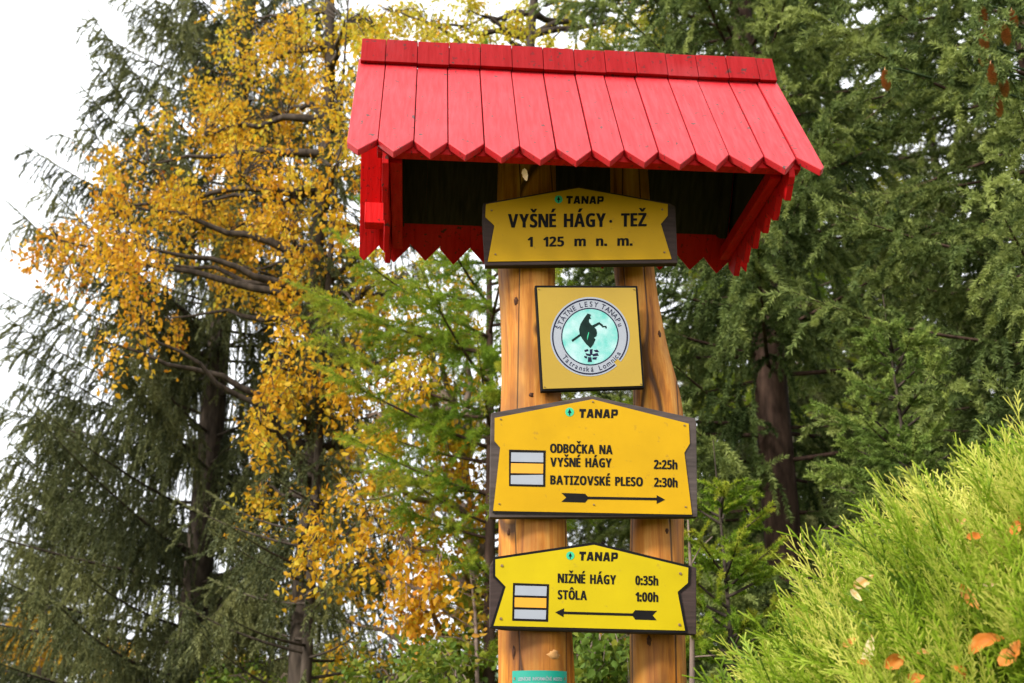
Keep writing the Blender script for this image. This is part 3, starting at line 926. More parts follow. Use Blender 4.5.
def spruce_crown(H, prof, zlo, zhi, seed, style, step=.33, per=6, dead=None, sec_step=.075, keep=None):
    """limbs and needle twigs of one conifer, trunk along +z from the origin.
    prof(z) gives branch length; style: dict droop, sag, lift, slen, brush, bsize"""
    r = np.random.default_rng(seed)
    wood_a, leaf = Acc(), Acc()
    O, D, Sc, Ti, Wd = [], [], [], [], []
    z = zlo
    while z < min(zhi, H - .15):
        k = max(3, int(round(per * r.uniform(.8, 1.2))))
        p0 = r.uniform(0, 6.28)
        for j in range(k):
            ph = p0 + 6.283 * j / k + r.uniform(-.35, .35)
            zb = z + r.uniform(-.5, .5) * step
            L = prof(zb) * r.uniform(.72, 1.12)
            if keep and not keep(ph, zb): continue
            if L < .12: continue
            fr = zb / H
            t = np.linspace(0, 1, 9)
            a1 = style['sag'] * (1 - fr) + style['lift'] * fr + r.uniform(-.08, .08)
            a2 = style['tipup'] * r.uniform(.6, 1.3)
            hd = np.array([math.cos(ph), math.sin(ph), 0]); sd = np.array([-hd[1], hd[0], 0])
            wob = r.uniform(-.12, .12)
            pts = np.outer(L * t, hd) + np.outer(wob * L * t * t, sd) + np.outer(L * (a1 * t + a2 * t ** 2.2), [0, 0, 1]) + np.array([0, 0, zb])
            tube(wood_a, pts, np.linspace(.007 + .0055 * L, .002, 9), 5)
            bt = r.normal(0, .13)
            bare = style.get('bare', .12)
            if dead and dead(zb): bare = .8
            m = max(3, int(L * (1 - bare) / sec_step))
            for side in (-1, 1):
                tt = np.sort(r.uniform(bare, 1.0, m))
                base = np.stack([np.interp(tt, t, pts[:, c]) for c in range(3)], -1)
                tan = norm(np.stack([np.interp(np.minimum(tt + .08, 1), t, pts[:, c]) - np.interp(np.maximum(tt - .08, 0), t, pts[:, c]) for c in range(3)], -1))
                sl = style['slen'] * (1.15 - .75 * tt) * r.uniform(.45, 1.25, m) * min(1.3, .5 + L * .35)
                dr = np.clip(style['droop'] + r.normal(0, .18, m), .02, 1.2)
                d0 = norm(side * sd * (1.0 - .5 * tt)[:, None] * (1.1 - .6 * style['droop']) + tan * style.get('fwd', .75) + r.normal(0, .16, (m, 3)) + np.outer(r.normal(0, .15, m) - style.get('down', .25) * dr, [0, 0, 1]))
                ps = style['piece']
                pos = base.copy(); d = d0.copy()
                left = sl.copy(); i = 0
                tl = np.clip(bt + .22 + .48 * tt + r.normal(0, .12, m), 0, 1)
                while (left > .03).any() and i < 5:
                    s = left > .03
                    ln = np.minimum(ps, np.maximum(left, .06))
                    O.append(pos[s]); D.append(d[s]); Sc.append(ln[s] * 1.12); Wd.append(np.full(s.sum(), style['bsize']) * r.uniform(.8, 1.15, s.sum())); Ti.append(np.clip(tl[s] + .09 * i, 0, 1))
                    s2 = s & (r.random(m) < style.get('side', .6))
                    if s2.any():
                        dd = norm(d[s2] * .8 + r.normal(0, .55, (s2.sum(), 3)) + np.array([0, 0, -.25]))
                        O.append(pos[s2] + d[s2] * (ln[s2] * r.uniform(.2, .8, s2.sum()))[:, None]); D.append(dd)
                        Sc.append(ln[s2] * r.uniform(.5, .95, s2.sum())); Wd.append(np.full(s2.sum(), style['bsize'] * .9)); Ti.append(np.clip(tl[s2] + .12 + .09 * i, 0, 1))
                    pos = pos + d * ln[:, None]
                    d = norm(d + np.outer(dr * .9, [0, 0, -1]) + r.normal(0, .10, (m, 3)))
                    left = left - ln; i += 1
            # the branch's own leader
            O.append(pts[5:-1]); D.append(np.diff(pts[5:], axis=0)); Sc.append(np.linalg.norm(np.diff(pts[5:], axis=0), axis=1) * 1.2)
            Wd.append(np.full(3, style['bsize'])); Ti.append(np.full(3, .75))
        z += step * r.uniform(.8, 1.2)
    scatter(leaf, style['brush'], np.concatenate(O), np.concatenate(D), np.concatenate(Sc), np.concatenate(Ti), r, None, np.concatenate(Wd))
    return wood_a, leaf


def trunk_pts(H, lean=(0, 0), wob=.04, seed=0, n=14):
    r = np.random.default_rng(seed)
    t = np.linspace(0, 1, n)
    p = np.stack([lean[0] * t + wob * np.sin(t * 7 + r.uniform(0, 6)) * t, lean[1] * t + wob * np.cos(t * 6 + r.uniform(0, 6)) * t, H * t - .15 * (1 - t)], -1)
    return p


def conifer(name, label, px, py, Y, H, r0, prof, zlo, zhi, seed, style, leafmat, barkmat, group=None, **kw):
    b = at(px, py, Y)
    t = empty(name, (b[0], b[1], 0)); tag(t, label, 'tree', group)
    w, l = spruce_crown(H, prof, zlo, zhi, seed, style, **kw)
    tp = trunk_pts(H, seed=seed, wob=.02)
    ta = Acc(); tube(ta, tp, r0 * (1 - np.linspace(0, 1, 14) ** 1.1 * .93) + np.r_[.05, np.zeros(13)] * r0 / .15, 14)
    tr = ta.build('trunk', barkmat, t, True)
    w.build('limbs', barkmat, tr, True)
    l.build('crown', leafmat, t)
    return t


CURTAIN = dict(down=.9, fwd=.45, droop=.95, sag=-.10, lift=.55, tipup=.18, slen=.50, brush=BR_THIN, bsize=.185, piece=.17, bare=.12)
FINGER = dict(down=.45, fwd=.7, droop=.80, sag=-.22, lift=.35, tipup=.16, slen=.50, brush=BR_FULL, bsize=.190, piece=.18, bare=.10)
FAR = dict(droop=.6, sag=-.20, lift=.4, tipup=.15, slen=.60, brush=BR_FULL, bsize=.26, piece=.30, bare=.1)
YOUNG = dict(droop=.25, sag=.05, lift=.6, tipup=.12, slen=.30, brush=BR_FULL, bsize=.125, piece=.12, bare=.06)
LARCH = dict(droop=.55, sag=-.02, lift=.4, tipup=.14, slen=.40, brush=BR_LARCH, bsize=.13, piece=.14, bare=.10)

# left: tall dark spruce with hanging curtains of twigs
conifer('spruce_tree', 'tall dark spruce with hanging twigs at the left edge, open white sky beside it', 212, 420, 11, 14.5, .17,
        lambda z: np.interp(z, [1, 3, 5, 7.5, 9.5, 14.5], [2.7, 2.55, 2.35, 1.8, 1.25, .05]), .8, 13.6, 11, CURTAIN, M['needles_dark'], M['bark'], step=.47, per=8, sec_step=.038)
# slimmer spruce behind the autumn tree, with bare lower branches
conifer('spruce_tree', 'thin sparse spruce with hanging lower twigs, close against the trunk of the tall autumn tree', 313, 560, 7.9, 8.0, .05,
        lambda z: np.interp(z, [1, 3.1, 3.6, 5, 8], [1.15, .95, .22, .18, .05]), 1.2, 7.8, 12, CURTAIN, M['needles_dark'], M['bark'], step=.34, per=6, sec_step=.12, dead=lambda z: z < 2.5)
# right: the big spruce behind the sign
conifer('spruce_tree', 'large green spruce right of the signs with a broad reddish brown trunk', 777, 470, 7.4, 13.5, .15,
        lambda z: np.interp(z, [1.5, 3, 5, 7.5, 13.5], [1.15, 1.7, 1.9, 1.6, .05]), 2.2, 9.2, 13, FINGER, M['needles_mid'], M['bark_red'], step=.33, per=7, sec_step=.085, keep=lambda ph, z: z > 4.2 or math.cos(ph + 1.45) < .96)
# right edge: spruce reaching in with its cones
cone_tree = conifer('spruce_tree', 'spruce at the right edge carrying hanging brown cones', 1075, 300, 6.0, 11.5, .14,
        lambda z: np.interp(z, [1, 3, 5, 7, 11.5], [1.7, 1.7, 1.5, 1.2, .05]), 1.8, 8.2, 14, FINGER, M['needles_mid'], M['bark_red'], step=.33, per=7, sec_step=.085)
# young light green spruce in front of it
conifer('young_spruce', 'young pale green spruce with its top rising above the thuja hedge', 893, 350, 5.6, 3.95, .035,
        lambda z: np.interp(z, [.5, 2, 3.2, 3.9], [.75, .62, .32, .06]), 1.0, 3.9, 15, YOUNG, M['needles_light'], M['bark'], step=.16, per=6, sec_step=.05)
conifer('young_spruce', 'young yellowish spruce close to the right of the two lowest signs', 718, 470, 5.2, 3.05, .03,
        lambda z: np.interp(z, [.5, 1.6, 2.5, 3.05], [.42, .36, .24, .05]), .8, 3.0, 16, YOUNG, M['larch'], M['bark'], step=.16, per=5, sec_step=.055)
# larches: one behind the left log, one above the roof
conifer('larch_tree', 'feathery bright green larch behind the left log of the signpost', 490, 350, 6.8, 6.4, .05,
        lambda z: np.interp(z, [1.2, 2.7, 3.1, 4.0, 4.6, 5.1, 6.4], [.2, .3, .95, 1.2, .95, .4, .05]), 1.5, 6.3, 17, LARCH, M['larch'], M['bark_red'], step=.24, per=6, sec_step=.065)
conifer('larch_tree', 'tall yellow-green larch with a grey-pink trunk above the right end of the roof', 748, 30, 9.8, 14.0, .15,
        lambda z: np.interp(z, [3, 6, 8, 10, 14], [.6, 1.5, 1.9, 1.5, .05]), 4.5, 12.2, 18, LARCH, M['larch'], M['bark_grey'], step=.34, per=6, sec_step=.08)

# farther spruces: one shared shape, turned and scaled
farw, farl = spruce_crown(15, lambda z: np.interp(z, [.5, 4, 8, 15], [2.6, 2.6, 2.0, .05]), .6, 14.8, 31, FAR, step=.42, per=8, sec_step=.12)
proto = None
far_spots = [(840, 16.5, 1.08, 'far dark spruce showing between the big spruce and the cone-bearing one'),
             (985, 17.0, 1.05, 'far dark spruce standing behind the cone-bearing spruce at the right edge'),
             (770, 19.0, 1.0, 'far dark spruce directly behind the broad reddish brown trunk'),
             (600, 22.0, .80, 'far spruce seen between the two logs of the signpost'),
             (60, 21.0, .55, 'small far spruce low at the left edge below the hanging twigs')]
for i, (px, Yd, sc, lab) in enumerate(far_spots):
    b = at(px, 500, Yd)
    if proto is None:
        t = empty('spruce_tree', (b[0], b[1], 0))
        ta = Acc(); tube(ta, trunk_pts(15, seed=2), .2 * (1 - np.linspace(0, 1, 14) * .95), 10)
        tr = ta.build('trunk', M['bark'], t, True); fw_ = farw.build('limbs', M['bark'], tr, True); cr_ = farl.build('crown', M['needles_dark'], t)
        proto = (t, tr, fw_, cr_)
    else:
        t = proto[0].copy(); COL.objects.link(t)
        tr = proto[1].copy(); COL.objects.link(tr); tr.parent = t
        f2 = proto[2].copy(); COL.objects.link(f2); f2.parent = tr
        c2 = proto[3].copy(); COL.objects.link(c2); c2.parent = t
        t.location = (b[0], b[1], 0)
    t.rotation_euler = (0, 0, 1.7 * i); t.scale = (sc, sc, sc)
    tag(t, lab, 'tree', 'far spruces behind the signpost')

# ------------------------------------------------------------------ autumn tree
def leaf_template(seed, asp=.62):
    r = np.random.default_rng(seed)
    f = r.uniform(.15, .35)
    V = np.array([(0, 0, 0), (.30, asp / 2, f * .5), (.72, asp * .36, f * .35), (1, 0, -.05), (.72, -asp * .36, f * .35), (.30, -asp / 2, f * .5), (.5, 0, 0)], float)
    F = np.array([(0, 6, 1), (1, 6, 2), (2, 6, 3), (3, 6, 4), (4, 6, 5), (5, 6, 0)])
    return V, F, np.zeros(7)


LEAFS = [leaf_template(s) for s in range(4)]


def leafy_tree(name, label, trunk_px, Y, r0, blobs, seed, mat, barkmat, leaf=(.040, .062), hang=.45, cat='tree', limbs=True, dens=1.0):
    """trunk_px: picture positions of the trunk from the foot up; blobs: (px, py, rx, ry, twigs, hang)"""
    r = np.random.default_rng(seed)
    tp = np.array([at(px, py, Y) for px, py in trunk_px])
    foot = np.array([tp[0][0] - (tp[1][0] - tp[0][0]) * .3, Y, -.1])
    tp = np.vstack([foot, tp]); org = np.array([foot[0], Y, 0])
    t = empty(name, tuple(org)); tag(t, label, cat)
    dense = np.linspace(0, len(tp) - 1, 30)
    tpts = np.stack([np.interp(dense, np.arange(len(tp)), tp[:, c]) for c in range(3)], -1)
    tpts[:, 0] += .025 * np.sin(tpts[:, 2] * 2.1); 
    ta = Acc(); tube(ta, tpts, np.linspace(r0, r0 * .3, 30), 12)
    tr = ta.build('trunk', barkmat, t, True, org)
    wa, la = Acc(), Acc()
    mpp = Y / FPX
    for (px, py, rx, ry, n, hg, tb) in blobs:
        c = at(px, py, Y); dep = r.uniform(-.9, .9)
        c = at(px, py, Y + dep)
        # limb from the trunk to the clump
        zi = np.clip(c[2] - abs(c[0] - foot[0]) * r.uniform(-.25, .45) - .1, .4, tpts[-1, 2] - .05)
        i0 = int(np.argmin(abs(tpts[:, 2] - zi)))
        if limbs:
            s0 = tpts[i0]; mid = (s0 + c) / 2 + np.array([0, 0, r.uniform(-.05, .22)]) + r.normal(0, .06, 3)
            tt = np.linspace(0, 1, 10)[:, None]
            cv = (1 - tt) ** 2 * s0 + 2 * tt * (1 - tt) * mid + tt ** 2 * c
            cv += np.stack([.02 * np.sin(tt[:, 0] * 17 + px), .02 * np.cos(tt[:, 0] * 13), .03 * np.sin(tt[:, 0] * 15 + py)], -1) * np.sin(tt * 3.14)
            tube(wa, cv, np.linspace(.032 + .010 * rx / 50, .006, 10), 6)
        n = max(4, int(n * dens))
        kc = max(2, n // 9)                        # sprays gathered in tufts with gaps between them
        a = r.uniform(0, 6.283, kc); rad = np.sqrt(r.random(kc)); g_ = r.integers(0, kc, n)
        X = px + rx * (rad * np.cos(a))[g_] * 1.1 + r.normal(0, .17 * rx, n); Yp = py + ry * (rad * np.sin(a))[g_] * 1.1 + r.normal(0, .17 * ry, n)
        dp = r.normal(0, .36, kc)[g_] + r.normal(0, .12, n)
        O = np.array([at(x, y, Y + dep + d) for x, y, d in zip(X, Yp, dp)])
        # twigs to the clump centre
        for o in O[::3]:
            cc = c + (o - c) * .15
            m_ = (cc + o) / 2 + np.array([0, 0, .06])
            tube(wa, np.stack([cc, m_, o]), [.006, .004, .002], 4)
        # hanging twigs with leaves
        k = 15
        L = hg * r.uniform(.5, 1.3, n)
        d = norm(np.stack([r.normal(0, .35, n), r.normal(0, .35, n), -np.abs(r.normal(1.0, .35, n)) * (hg > .2) + r.normal(0, .5, n) * (hg <= .2)], -1))
        u = r.random((n, k))
        P = O[:, None] + d[:, None] * (u * L[:, None])[..., None] + r.normal(0, .035, (n, k, 3))
        for o, dd, ll in zip(O[::2], d[::2], L[::2]):
            tube(wa, np.stack([o, o + dd * ll]), [.0025, .0012], 3)
        LD = norm(d[:, None] * .5 + r.normal(0, .8, (n, k, 3)) + np.array([0, 0, -.35]))
        ti = np.clip(tb + .06 + r.normal(0, .14, (n, 1)) + r.normal(0, .12, (n, k)), 0, 1)
        scatter(la, LEAFS, P.reshape(-1, 3), LD.reshape(-1, 3), r.uniform(leaf[0], leaf[1], n * k), ti.reshape(-1), r)
    wa.build('limbs', barkmat, tr, True, org)
    la.build('crown', mat, t, False, org)
    return t


B = [  # picture place, size, number of twigs, hang, tint (0 orange .. 1 greenish yellow)
    (255, 20, 42, 34, 75, .35, .62), (300, 55, 48, 45, 90, .35, .55), (345, 20, 34, 30, 55, .3, .70), (228, 78, 40, 40, 80, .35, .55), (285, 115, 52, 40, 90, .35, .50),
    (205, 135, 46, 40, 95, .35, .50), (150, 165, 40, 30, 80, .35, .46), (335, 105, 30, 50, 55, .35, .55), (240, 175, 50, 36, 90, .35, .46), (185, 205, 50, 34, 90, .35, .42),
    (125, 205, 38, 30, 60, .35, .40), (85, 222, 30, 26, 42, .38, .32), (60, 240, 22, 26, 26, .45, .28), (120, 245, 34, 30, 42, .45, .34), (335, 165, 24, 40, 38, .35, .50),
    (230, 232, 46, 34, 70, .35, .46), (285, 235, 42, 34, 66, .35, .45), (330, 240, 28, 34, 40, .35, .46), (160, 262, 34, 30, 36, .4, .36), (255, 268, 36, 26, 48, .35, .45),
    (310, 285, 30, 34, 50, .35, .46), (165, 318, 18, 30, 16, .4, .38), (140, 330, 12, 36, 12, .5, .34), (95, 340, 10, 40, 8, .5, .30), (312, 330, 22, 36, 40, .4, .46),
    (292, 370, 30, 28, 45, .4, .48), (330, 395, 24, 36, 36, .4, .46), (278, 400, 24, 22, 34, .4, .50), (262, 425, 16, 20, 16, .4, .50), (335, 440, 22, 26, 26, .4, .52),
    (268, 485, 16, 14, 26, .4, .55), (318, 480, 14, 26, 22, .4, .50), (308, 525, 12, 22, 26, .42, .50), (322, 500, 10, 20, 12, .4, .50),
    (375, 25, 26, 24, 30, .3, .85), (410, 275, 30, 24, 18, .3, .60), (450, 300, 36, 26, 22, .3, .55), (400, 335, 38, 28, 26, .35, .52), (372, 385, 28, 24, 22, .35, .48), (440, 350, 30, 26, 14, .35, .50),
    (375, 445, 26, 22, 18, .35, .50), (355, 300, 22, 30, 16, .35, .60), (375, 250, 26, 22, 16, .3, .7), (440, 262, 30, 20, 16, .3, .7)]
leafy_tree('birch_tree', 'tall autumn tree hung with orange yellow leaves left of the red roof', [(303, 683), (305, 560), (312, 420), (318, 280), (324, 150), (330, 20), (338, -120), (345, -220)], 8.2, .088, B, 5, M['birch_leaf'], M['bark'], leaf=(.024, .056), dens=.72)
B2 = [(470, 330, 26, 30, 16, .3, .6), (350, 470, 26, 40, 16, .35, .55), (385, 590, 30, 30, 18, .3, .5), (345, 620, 20, 30, 10, .3, .5), (365, 415, 24, 24, 12, .3, .6), (425, 380, 36, 26, 16, .3, .6), (470, 440, 22, 36, 14, .3, .55), (400, 300, 40, 30, 18, .3, .6), (440, 330, 40, 30, 18, .3, .55), (380, 360, 34, 30, 16, .3, .5), (420, 420, 40, 30, 16, .3, .5), (400, 480, 40, 30, 20, .35, .5), (355, 560, 26, 30, 12, .35, .5), (365, 500, 30, 30, 14, .35, .5), (430, 500, 40, 26, 26, .35, .45), (400, 540, 34, 24, 24, .35, .42), (460, 530, 32, 28, 26, .35, .40), (470, 480, 26, 22, 18, .35, .45), (440, 570, 36, 20, 22, .35, .38), (485, 560, 20, 30, 16, .35, .42), (415, 600, 20, 16, 12, .3, .3), (475, 590, 20, 18, 12, .3, .3),
      (450, 460, 24, 20, 10, .35, .5), (480, 400, 16, 30, 10, .3, .55)]
leafy_tree('young_birch', 'slender young tree with thin orange leaves just left of the two lowest signs', [(482, 683), (478, 600), (470, 520), (462, 450)], 7.6, .035, B2, 6, M['birch_leaf'], M['bark_grey'], leaf=(.034, .055))
B3 = [(395, 10, 36, 26, 46, .35, .75), (430, 22, 34, 22, 46, .35, .85), (470, 10, 30, 20, 32, .35, .9), (455, 30, 30, 12, 25, .3, .8), (500, 25, 30, 14, 21, .3, .9), (540, 8, 34, 14, 25, .3, .95), (585, 20, 34, 18, 25, .3, .95), (630, 12, 30, 18, 28, .3, .95), (560, 32, 34, 10, 18, .3, .9), (665, 25, 30, 20, 25, .3, .9), (500, -20, 90, 24, 54, .3, .9)]
leafy_tree('birch_tree', 'yellow-green leafed tree showing only above the middle of the red ridge', [(520, 600), (520, 420), (522, 300), (528, 120), (535, 10), (545, -120)], 9.4, .10, B3, 8, M['birch_leaf'], M['bark'], leaf=(.034, .052))
B4 = [(20, 640, 60, 40, 50, .3, .3), (70, 660, 60, 40, 50, .3, .45), (-30, 600, 50, 50, 40, .3, .35), (120, 690, 60, 40, 40, .3, .4), (60, 620, 40, 20, 18, .3, .4), (250, 660, 50, 40, 30, .3, .6), (190, 690, 60, 30, 30, .3, .6)]
leafy_tree('autumn_tree', 'far orange leafed tree low at the left edge beyond the hanging twigs', [(40, 720), (42, 690), (45, 640), (45, 590)], 14.5, .10, B4, 9, M['far_leaf'], M['bark'], leaf=(.07, .11))

# undergrowth shrubs at the foot of the picture
SH = [('shrub', 'orange and green leafy shrub low to the left of the signpost', 7.0, [(430, 665, 46, 30, 70, .15, .35), (470, 640, 30, 30, 46, .15, .55), (400, 690, 50, 24, 60, .15, .2), (455, 690, 40, 30, 60, .15, .1)], (440, 720), 21, 'bush_leaf'),
      ('shrub', 'green shrub with a few orange leaves seen between the two logs', 5.6, [(600, 660, 26, 30, 70, .15, .0), (575, 690, 26, 24, 50, .15, .02), (625, 690, 22, 30, 50, .15, .1), (600, 600, 16, 26, 16, .15, .2), (605, 640, 20, 16, 12, .15, .85)], (600, 730), 22, 'bush_leaf'),
      ('shrub', 'dark green shrub at the foot of the autumn tree', 9.0, [(350, 685, 50, 22, 50, .15, .1), (270, 690, 60, 26, 60, .15, .12), (330, 670, 30, 14, 16, .15, .2)], (320, 730), 23, 'bush_leaf')]
for nm, lab, Yd, bl, tp, sd, mt in SH:
    leafy_tree(nm, lab, [(tp[0], tp[1] + 30), (tp[0], tp[1] - 10), (tp[0], tp[1] - 40)], Yd, .02, bl, sd, M[mt], M['bark_grey'], leaf=(.03, .055), cat='shrub')

# thin bare saplings
for px0, py0, px1, py1, Yd, lab in ((692, 683, 688, 520, 5.0, 'thin bare grey sapling stem beside the right log'), (477, 660, 470, 570, 6.6, 'thin bare brown sapling stem left of the lowest sign')):
    a, b = at(px0, py0, Yd), at(px1, py1, Yd + .1)
    t = empty('sapling', (a[0], Yd, 0)); tag(t, lab, 'sapling')
    ac = Acc(); org = (a[0], Yd, 0)
    tube(ac, [(a[0] + .03, Yd, -.05), a, (a + b) / 2 + np.array([.01, 0, 0]), b], [.016, .012, .010, .004], 7)
    ac.build('stem', M['bark_grey'], t, True, org)
    for k in range(5):
        s = a + (b - a) * (.15 + .18 * k); e = s + np.array([random.choice([-1, 1]) * random.uniform(.1, .3), random.uniform(-.1, .1), random.uniform(-.03, .15)])
        ac = Acc(); tube(ac, [s, (s + e) / 2 + np.array([0, 0, .02]), e], [.004, .003, .0015], 5); ac.build('branch', M['bark_grey'], t, True, org)

# ------------------------------------------------------------------ cones (parts of the spruce at the right edge)
for px, py in ((983, 16), (984, 42), (1006, 35), (983, 57), (992, 74), (1004, 86), (998, 106), (886, 80), (1013, 20)):
    c = at(px, py, 4.75 + random.uniform(-.15, .15))
    ac = Acc(); L, n = .105, 15
    Rr = [.012, .019, .021, .020, .017, .009]
    for lay in range(11):
        f = lay / 10; zz = c[2] + L / 2 - L * f; rad = np.interp(f, np.linspace(0, 1, 6), Rr)
        for j in range(8):
            a = 6.283 * (j / 8) + lay * .4
            d = np.array([math.cos(a), math.sin(a), -.35])
            s = np.array([-math.sin(a), math.cos(a), 0]) * rad * .55
            b0 = np.array([c[0], c[1], zz])
            ac.add([b0 - s * .6, b0 + s * .6, b0 + d * rad + s * .5, b0 + d * rad * 1.25, b0 + d * rad - s * .5], [[0, 1, 2], [0, 2, 4], [2, 3, 4]])
    tube(ac, [c + np.array([0, 0, L / 2]), c + np.array([.004, 0, L / 2 + .02])], [.003, .002], 5)
    ac.build('cone', M['cone'], cone_tree, False, np.array(cone_tree.location))
    ac = Acc(); k = 7
    o_ = c + np.array([0, 0, L / 2 + .03]) + rng.normal(0, .030, (k, 3))
    scatter(ac, BR_FULL, o_, norm(rng.normal(0, .6, (k, 3)) + np.array([0, -.1, -.45])), rng.uniform(.09, .17, k), rng.uniform(.3, .8, k), None, None, .17)
    tube(ac, [c + np.array([.32, .25, L / 2 + .12]), c + np.array([.12, .1, L / 2 + .07]), c + np.array([0, 0, L / 2 + .02])], [.008, .006, .003], 5, 0)
    ac.build('cone_twig', M['needles_mid'], cone_tree, False, np.array(cone_tree.location))

# ------------------------------------------------------------------ thuja hedge in the near right corner
def thuja_spray(seed):
    r = np.random.default_rng(seed)
    V, F, dt = [], [], []

    def blade(p, q, w, t0, t1, side):
        k = len(V)
        m = (p + q) / 2
        side = side / (np.linalg.norm(side) + 1e-9); w = w * .50
        V.extend([p - side * w / 2, p + side * w / 2, q + side * w * .34, q - side * w * .34]); F.extend([[k, k + 1, k + 2], [k, k + 2, k + 3]]); dt.extend([t0, t0, t1, t1])

    n = 12
    curve = lambda t: np.array([t, .06 * math.sin(t * 3 + seed), -.16 * t * t])
    zax = np.array([0, .25, 1.0])
    for i in range(n):
        p, q = curve(i / n), curve((i + 1.15) / n)
        for sd in (np.array([0, 1, 0]), np.array([0, 0, 1.0])):
            blade(p, q, .024, -.12 + .2 * i / n, -.1 + .2 * (i + 1) / n, sd)
    for i in range(1, n):
        t = i / n
        sgn = 1 if i % 2 else -1
        Lb = (.42 * (1 - t) + .10) * r.uniform(.75, 1.15)
        p = curve(t); ang = math.radians(r.uniform(26, 40))
        dv = np.array([math.cos(ang), sgn * math.sin(ang), r.normal(0, .12)]); dv /= np.linalg.norm(dv)
        m = max(2, int(Lb / .060))
        pos = p
        for j in range(m):
            nxt = pos + dv * Lb / m + np.array([0, 0, -.004 * j])
            blade(pos, nxt + dv * .01, .026, .0, .15 + .15 * j / m, np.cross(dv, zax))
            blade(pos, nxt + dv * .01, .022, .0, .15 + .15 * j / m, np.array([0, 0, 1.0]))
            if j >= 0 and m > 2:
                for s2 in (-1, 1):
                    a2 = math.radians(30) * s2
                    e = np.array([dv[0] * math.cos(a2) - dv[1] * math.sin(a2), dv[0] * math.sin(a2) + dv[1] * math.cos(a2), dv[2] + r.normal(0, .1)])
                    ll = .090 * (1 - .5 * j / m) * r.uniform(.6, 1.2)
                    blade(nxt, nxt + e * ll, .024, .06, .34, np.cross(e, zax))
            pos = nxt
            dv = dv + np.array([.06, 0, -.01]); dv /= np.linalg.norm(dv)
    return np.array(V), np.array(F), np.array(dt)


TH = [thuja_spray(s) for s in range(6)]
hedge_c = np.array([1.545, 2.55, .80]); hedge_r = np.array([1.15, .85, 1.38])
hedge = empty('thuja_hedge', (hedge_c[0], hedge_c[1], 0)); tag(hedge, 'bright lime green thuja hedge with dry leaves caught in it, filling the lower right corner', 'hedge')


def hedge_pts(n, k, r):
    a = norm(r.normal(size=(n, 3)))
    a[:, 2] = np.abs(a[:, 2])
    return hedge_c + a * hedge_r * k, norm(a / hedge_r)


r = np.random.default_rng(77)
ac = Acc()
P, Nn = hedge_pts(6500, 1.0, r)
P = P + Nn * r.uniform(-.16, .02, (len(P), 1))
s = (P[:, 1] < hedge_c[1] + .35) & (P[:, 2] > .9)
P, Nn = P[s], Nn[s]
D = norm(Nn * .60 + np.array([-.42, -.05, .38]) + r.normal(0, .42, P.shape))
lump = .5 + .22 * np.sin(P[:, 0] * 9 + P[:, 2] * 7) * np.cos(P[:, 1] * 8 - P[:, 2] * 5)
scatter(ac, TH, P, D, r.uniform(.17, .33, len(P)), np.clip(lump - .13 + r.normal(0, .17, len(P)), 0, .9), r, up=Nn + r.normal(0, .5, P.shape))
# long leading shoots standing out of the surface
P, Nn = hedge_pts(750, 1.0, r)
s = (P[:, 1] < hedge_c[1] + .2) & (P[:, 2] > 1.3); P, Nn = P[s], Nn[s]
D = norm(Nn * .5 + np.array([-.30, 0, .85]) + r.normal(0, .28, P.shape))
scatter(ac, TH, P, D, r.uniform(.22, .34, len(P)), np.clip(.62 + r.normal(0, .12, len(P)), 0, 1), r, up=Nn + r.normal(0, .6, P.shape), width=r.uniform(.14, .22, len(P)))
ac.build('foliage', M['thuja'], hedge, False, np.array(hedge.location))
ac = Acc()
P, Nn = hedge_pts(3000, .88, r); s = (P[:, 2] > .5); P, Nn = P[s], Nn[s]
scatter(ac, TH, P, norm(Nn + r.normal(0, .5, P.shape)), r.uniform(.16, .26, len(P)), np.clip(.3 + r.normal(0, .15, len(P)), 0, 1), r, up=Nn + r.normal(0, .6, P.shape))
# stems of the hedge
for k in range(9):
    b = hedge_c + np.array([random.uniform(-.7, .7), random.uniform(-.4, .4), 0]); b[2] = -.05
    tp_ = b + np.array([random.uniform(-.15, .15), random.uniform(-.1, .1), 1.9 - .6 * abs(b[0] - hedge_c[0])])
    tube(ac, [b, (b + tp_) / 2, tp_], [.03, .02, .006], 7, 0.0)
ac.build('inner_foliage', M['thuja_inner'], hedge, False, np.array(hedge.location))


def hedge_hit(px, py, k=1.02):
    d = ray(px, py); o = (CAMP - hedge_c) / (hedge_r * k); dd = d / (hedge_r * k)
    A_, B_, C_ = dd @ dd, 2 * o @ dd, o @ o - 1
    q = B_ * B_ - 4 * A_ * C_
    t = (-B_ - math.sqrt(q)) / (2 * A_) if q > 0 else -B_ / (2 * A_)
    return CAMP + d * t


def big_leaf(seed, w=.6):
    r = np.random.default_rng(seed); nu, nv = 9, 5
    V = []; curl = r.uniform(.4, 1.5) * r.choice([-1, 1]); fold = r.uniform(.2, .7)
    for i in range(nu):
        u = i / (nu - 1); hw = w / 2 * math.sin(math.pi * min(1, u ** .75)) ** .8 + .004
        for j in range(nv):
            v = (j / (nv - 1) - .5) * 2
            V.append((u, v * hw * (1 + .12 * math.sin(u * 23 + j)), fold * hw * abs(v) + curl * .35 * (u - .5) ** 2 * 2 + .02 * math.sin(9 * u + 3 * v)))
    idx = np.arange(nu * nv).reshape(nu, nv)
    F = np.stack([idx[:-1, :-1], idx[:-1, 1:], idx[1:, 1:], idx[1:, :-1]], -1).reshape(-1, 4)
    return np.array(V) - [.5, 0, 0], F


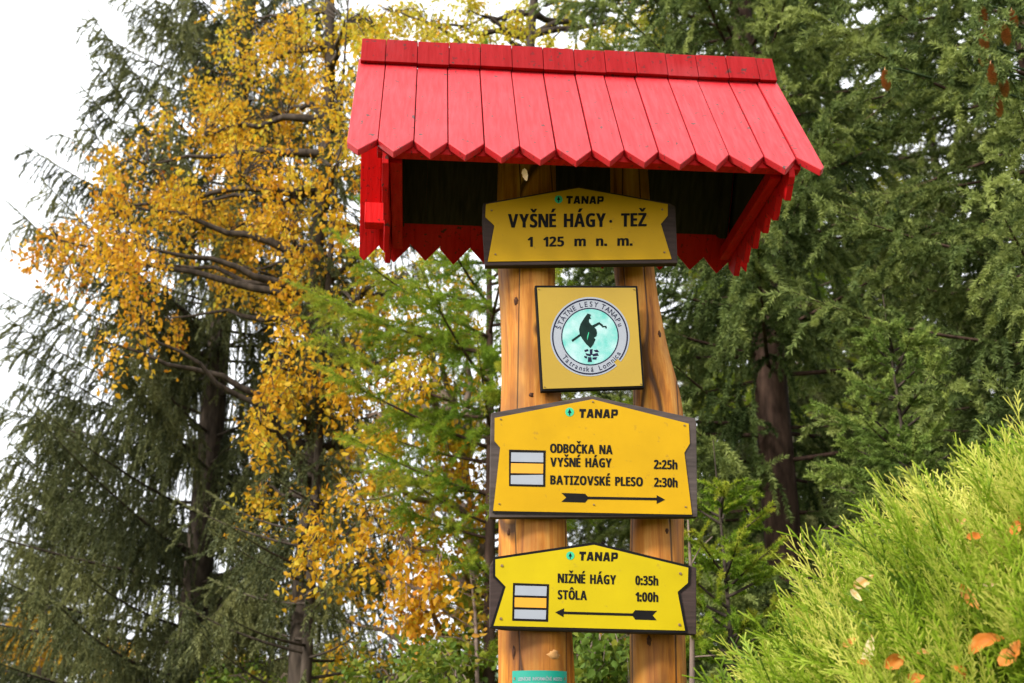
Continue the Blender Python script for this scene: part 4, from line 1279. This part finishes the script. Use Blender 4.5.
FALL = [(863, 582, 20, 30, .75, 'pale yellow dry leaf caught on the upper left slope of the hedge'),
        (870, 650, 24, 70, 1.0, 'creamy white dry leaf standing upright in the hedge'),
        (866, 664, 15, -20, .15, 'orange dry leaf right under the creamy white one'),
        (895, 661, 22, 25, .10, 'narrow rust orange leaf lying slanted right of the creamy white one'),
        (968, 600, 24, -60, .35, 'tan orange leaf hanging near the middle of the hedge'),
        (984, 642, 32, 20, .08, 'largest bright orange leaf low on the hedge by the right edge'),
        (1012, 655, 26, 50, .12, 'curled orange leaf at the right edge of the hedge'),
        (850, 643, 16, 30, .45, 'small tan leaf left of the creamy white one'),
        (924, 652, 13, 0, .55, 'small beige leaf low between the rust and the largest orange leaf'),
        (914, 679, 16, 10, .12, 'orange leaf cut by the bottom edge of the picture'),
        (962, 673, 18, -40, .10, 'dark orange leaf just below the largest one'),
        (975, 537, 14, 10, .08, 'small red-orange leaf high on the hedge'),
        (1017, 526, 18, 60, .04, 'red-brown leaf highest on the hedge at the right edge'),
        (989, 584, 13, 0, .85, 'small pale leaf just above the tan orange one'),
        (856, 596, 13, -50, .9, 'small whitish leaf below the pale yellow one'),
        (960, 522, 12, 20, .6, 'small sandy leaf high on the hedge left of the red-brown one')]
for i, (px, py, sz, rot, ti, lab) in enumerate(FALL):
    c = hedge_hit(px, py, 1.135)
    V, F = big_leaf(i, random.uniform(.36, .58))
    Lm = sz / FPX * np.linalg.norm(c - CAMP) * 1.15
    o = mesh_obj('fallen_leaf', V * Lm, F, M['fallen'], None, True, np.clip(ti + np.random.default_rng(i).normal(0, .13, len(V)) - .25 * (np.abs(V[:, 1]) < .01) - .2 * (np.abs(V[:, 0]) > .42), 0, 1))
    o.location = tuple(c)
    o.rotation_euler = (math.radians(70 + random.uniform(-25, 15)), math.radians(-rot), math.radians(random.uniform(-35, 35)))
    tag(o, lab, 'leaf', 'dry leaves caught in the thuja hedge')

# dry leaf hanging on a thread from the front eave
x, z = S(524, 176, -.30)
V, F = big_leaf(50, .5)
o = mesh_obj('dry_leaf', V * .040, F, M['fallen'], None, True, np.full(len(V), .8))
o.location = R2W(x, -.30, z); o.rotation_euler = (math.radians(80), math.radians(80), .4)
tag(o, 'single pale dry leaf hanging below the front eave of the red roof', 'leaf')
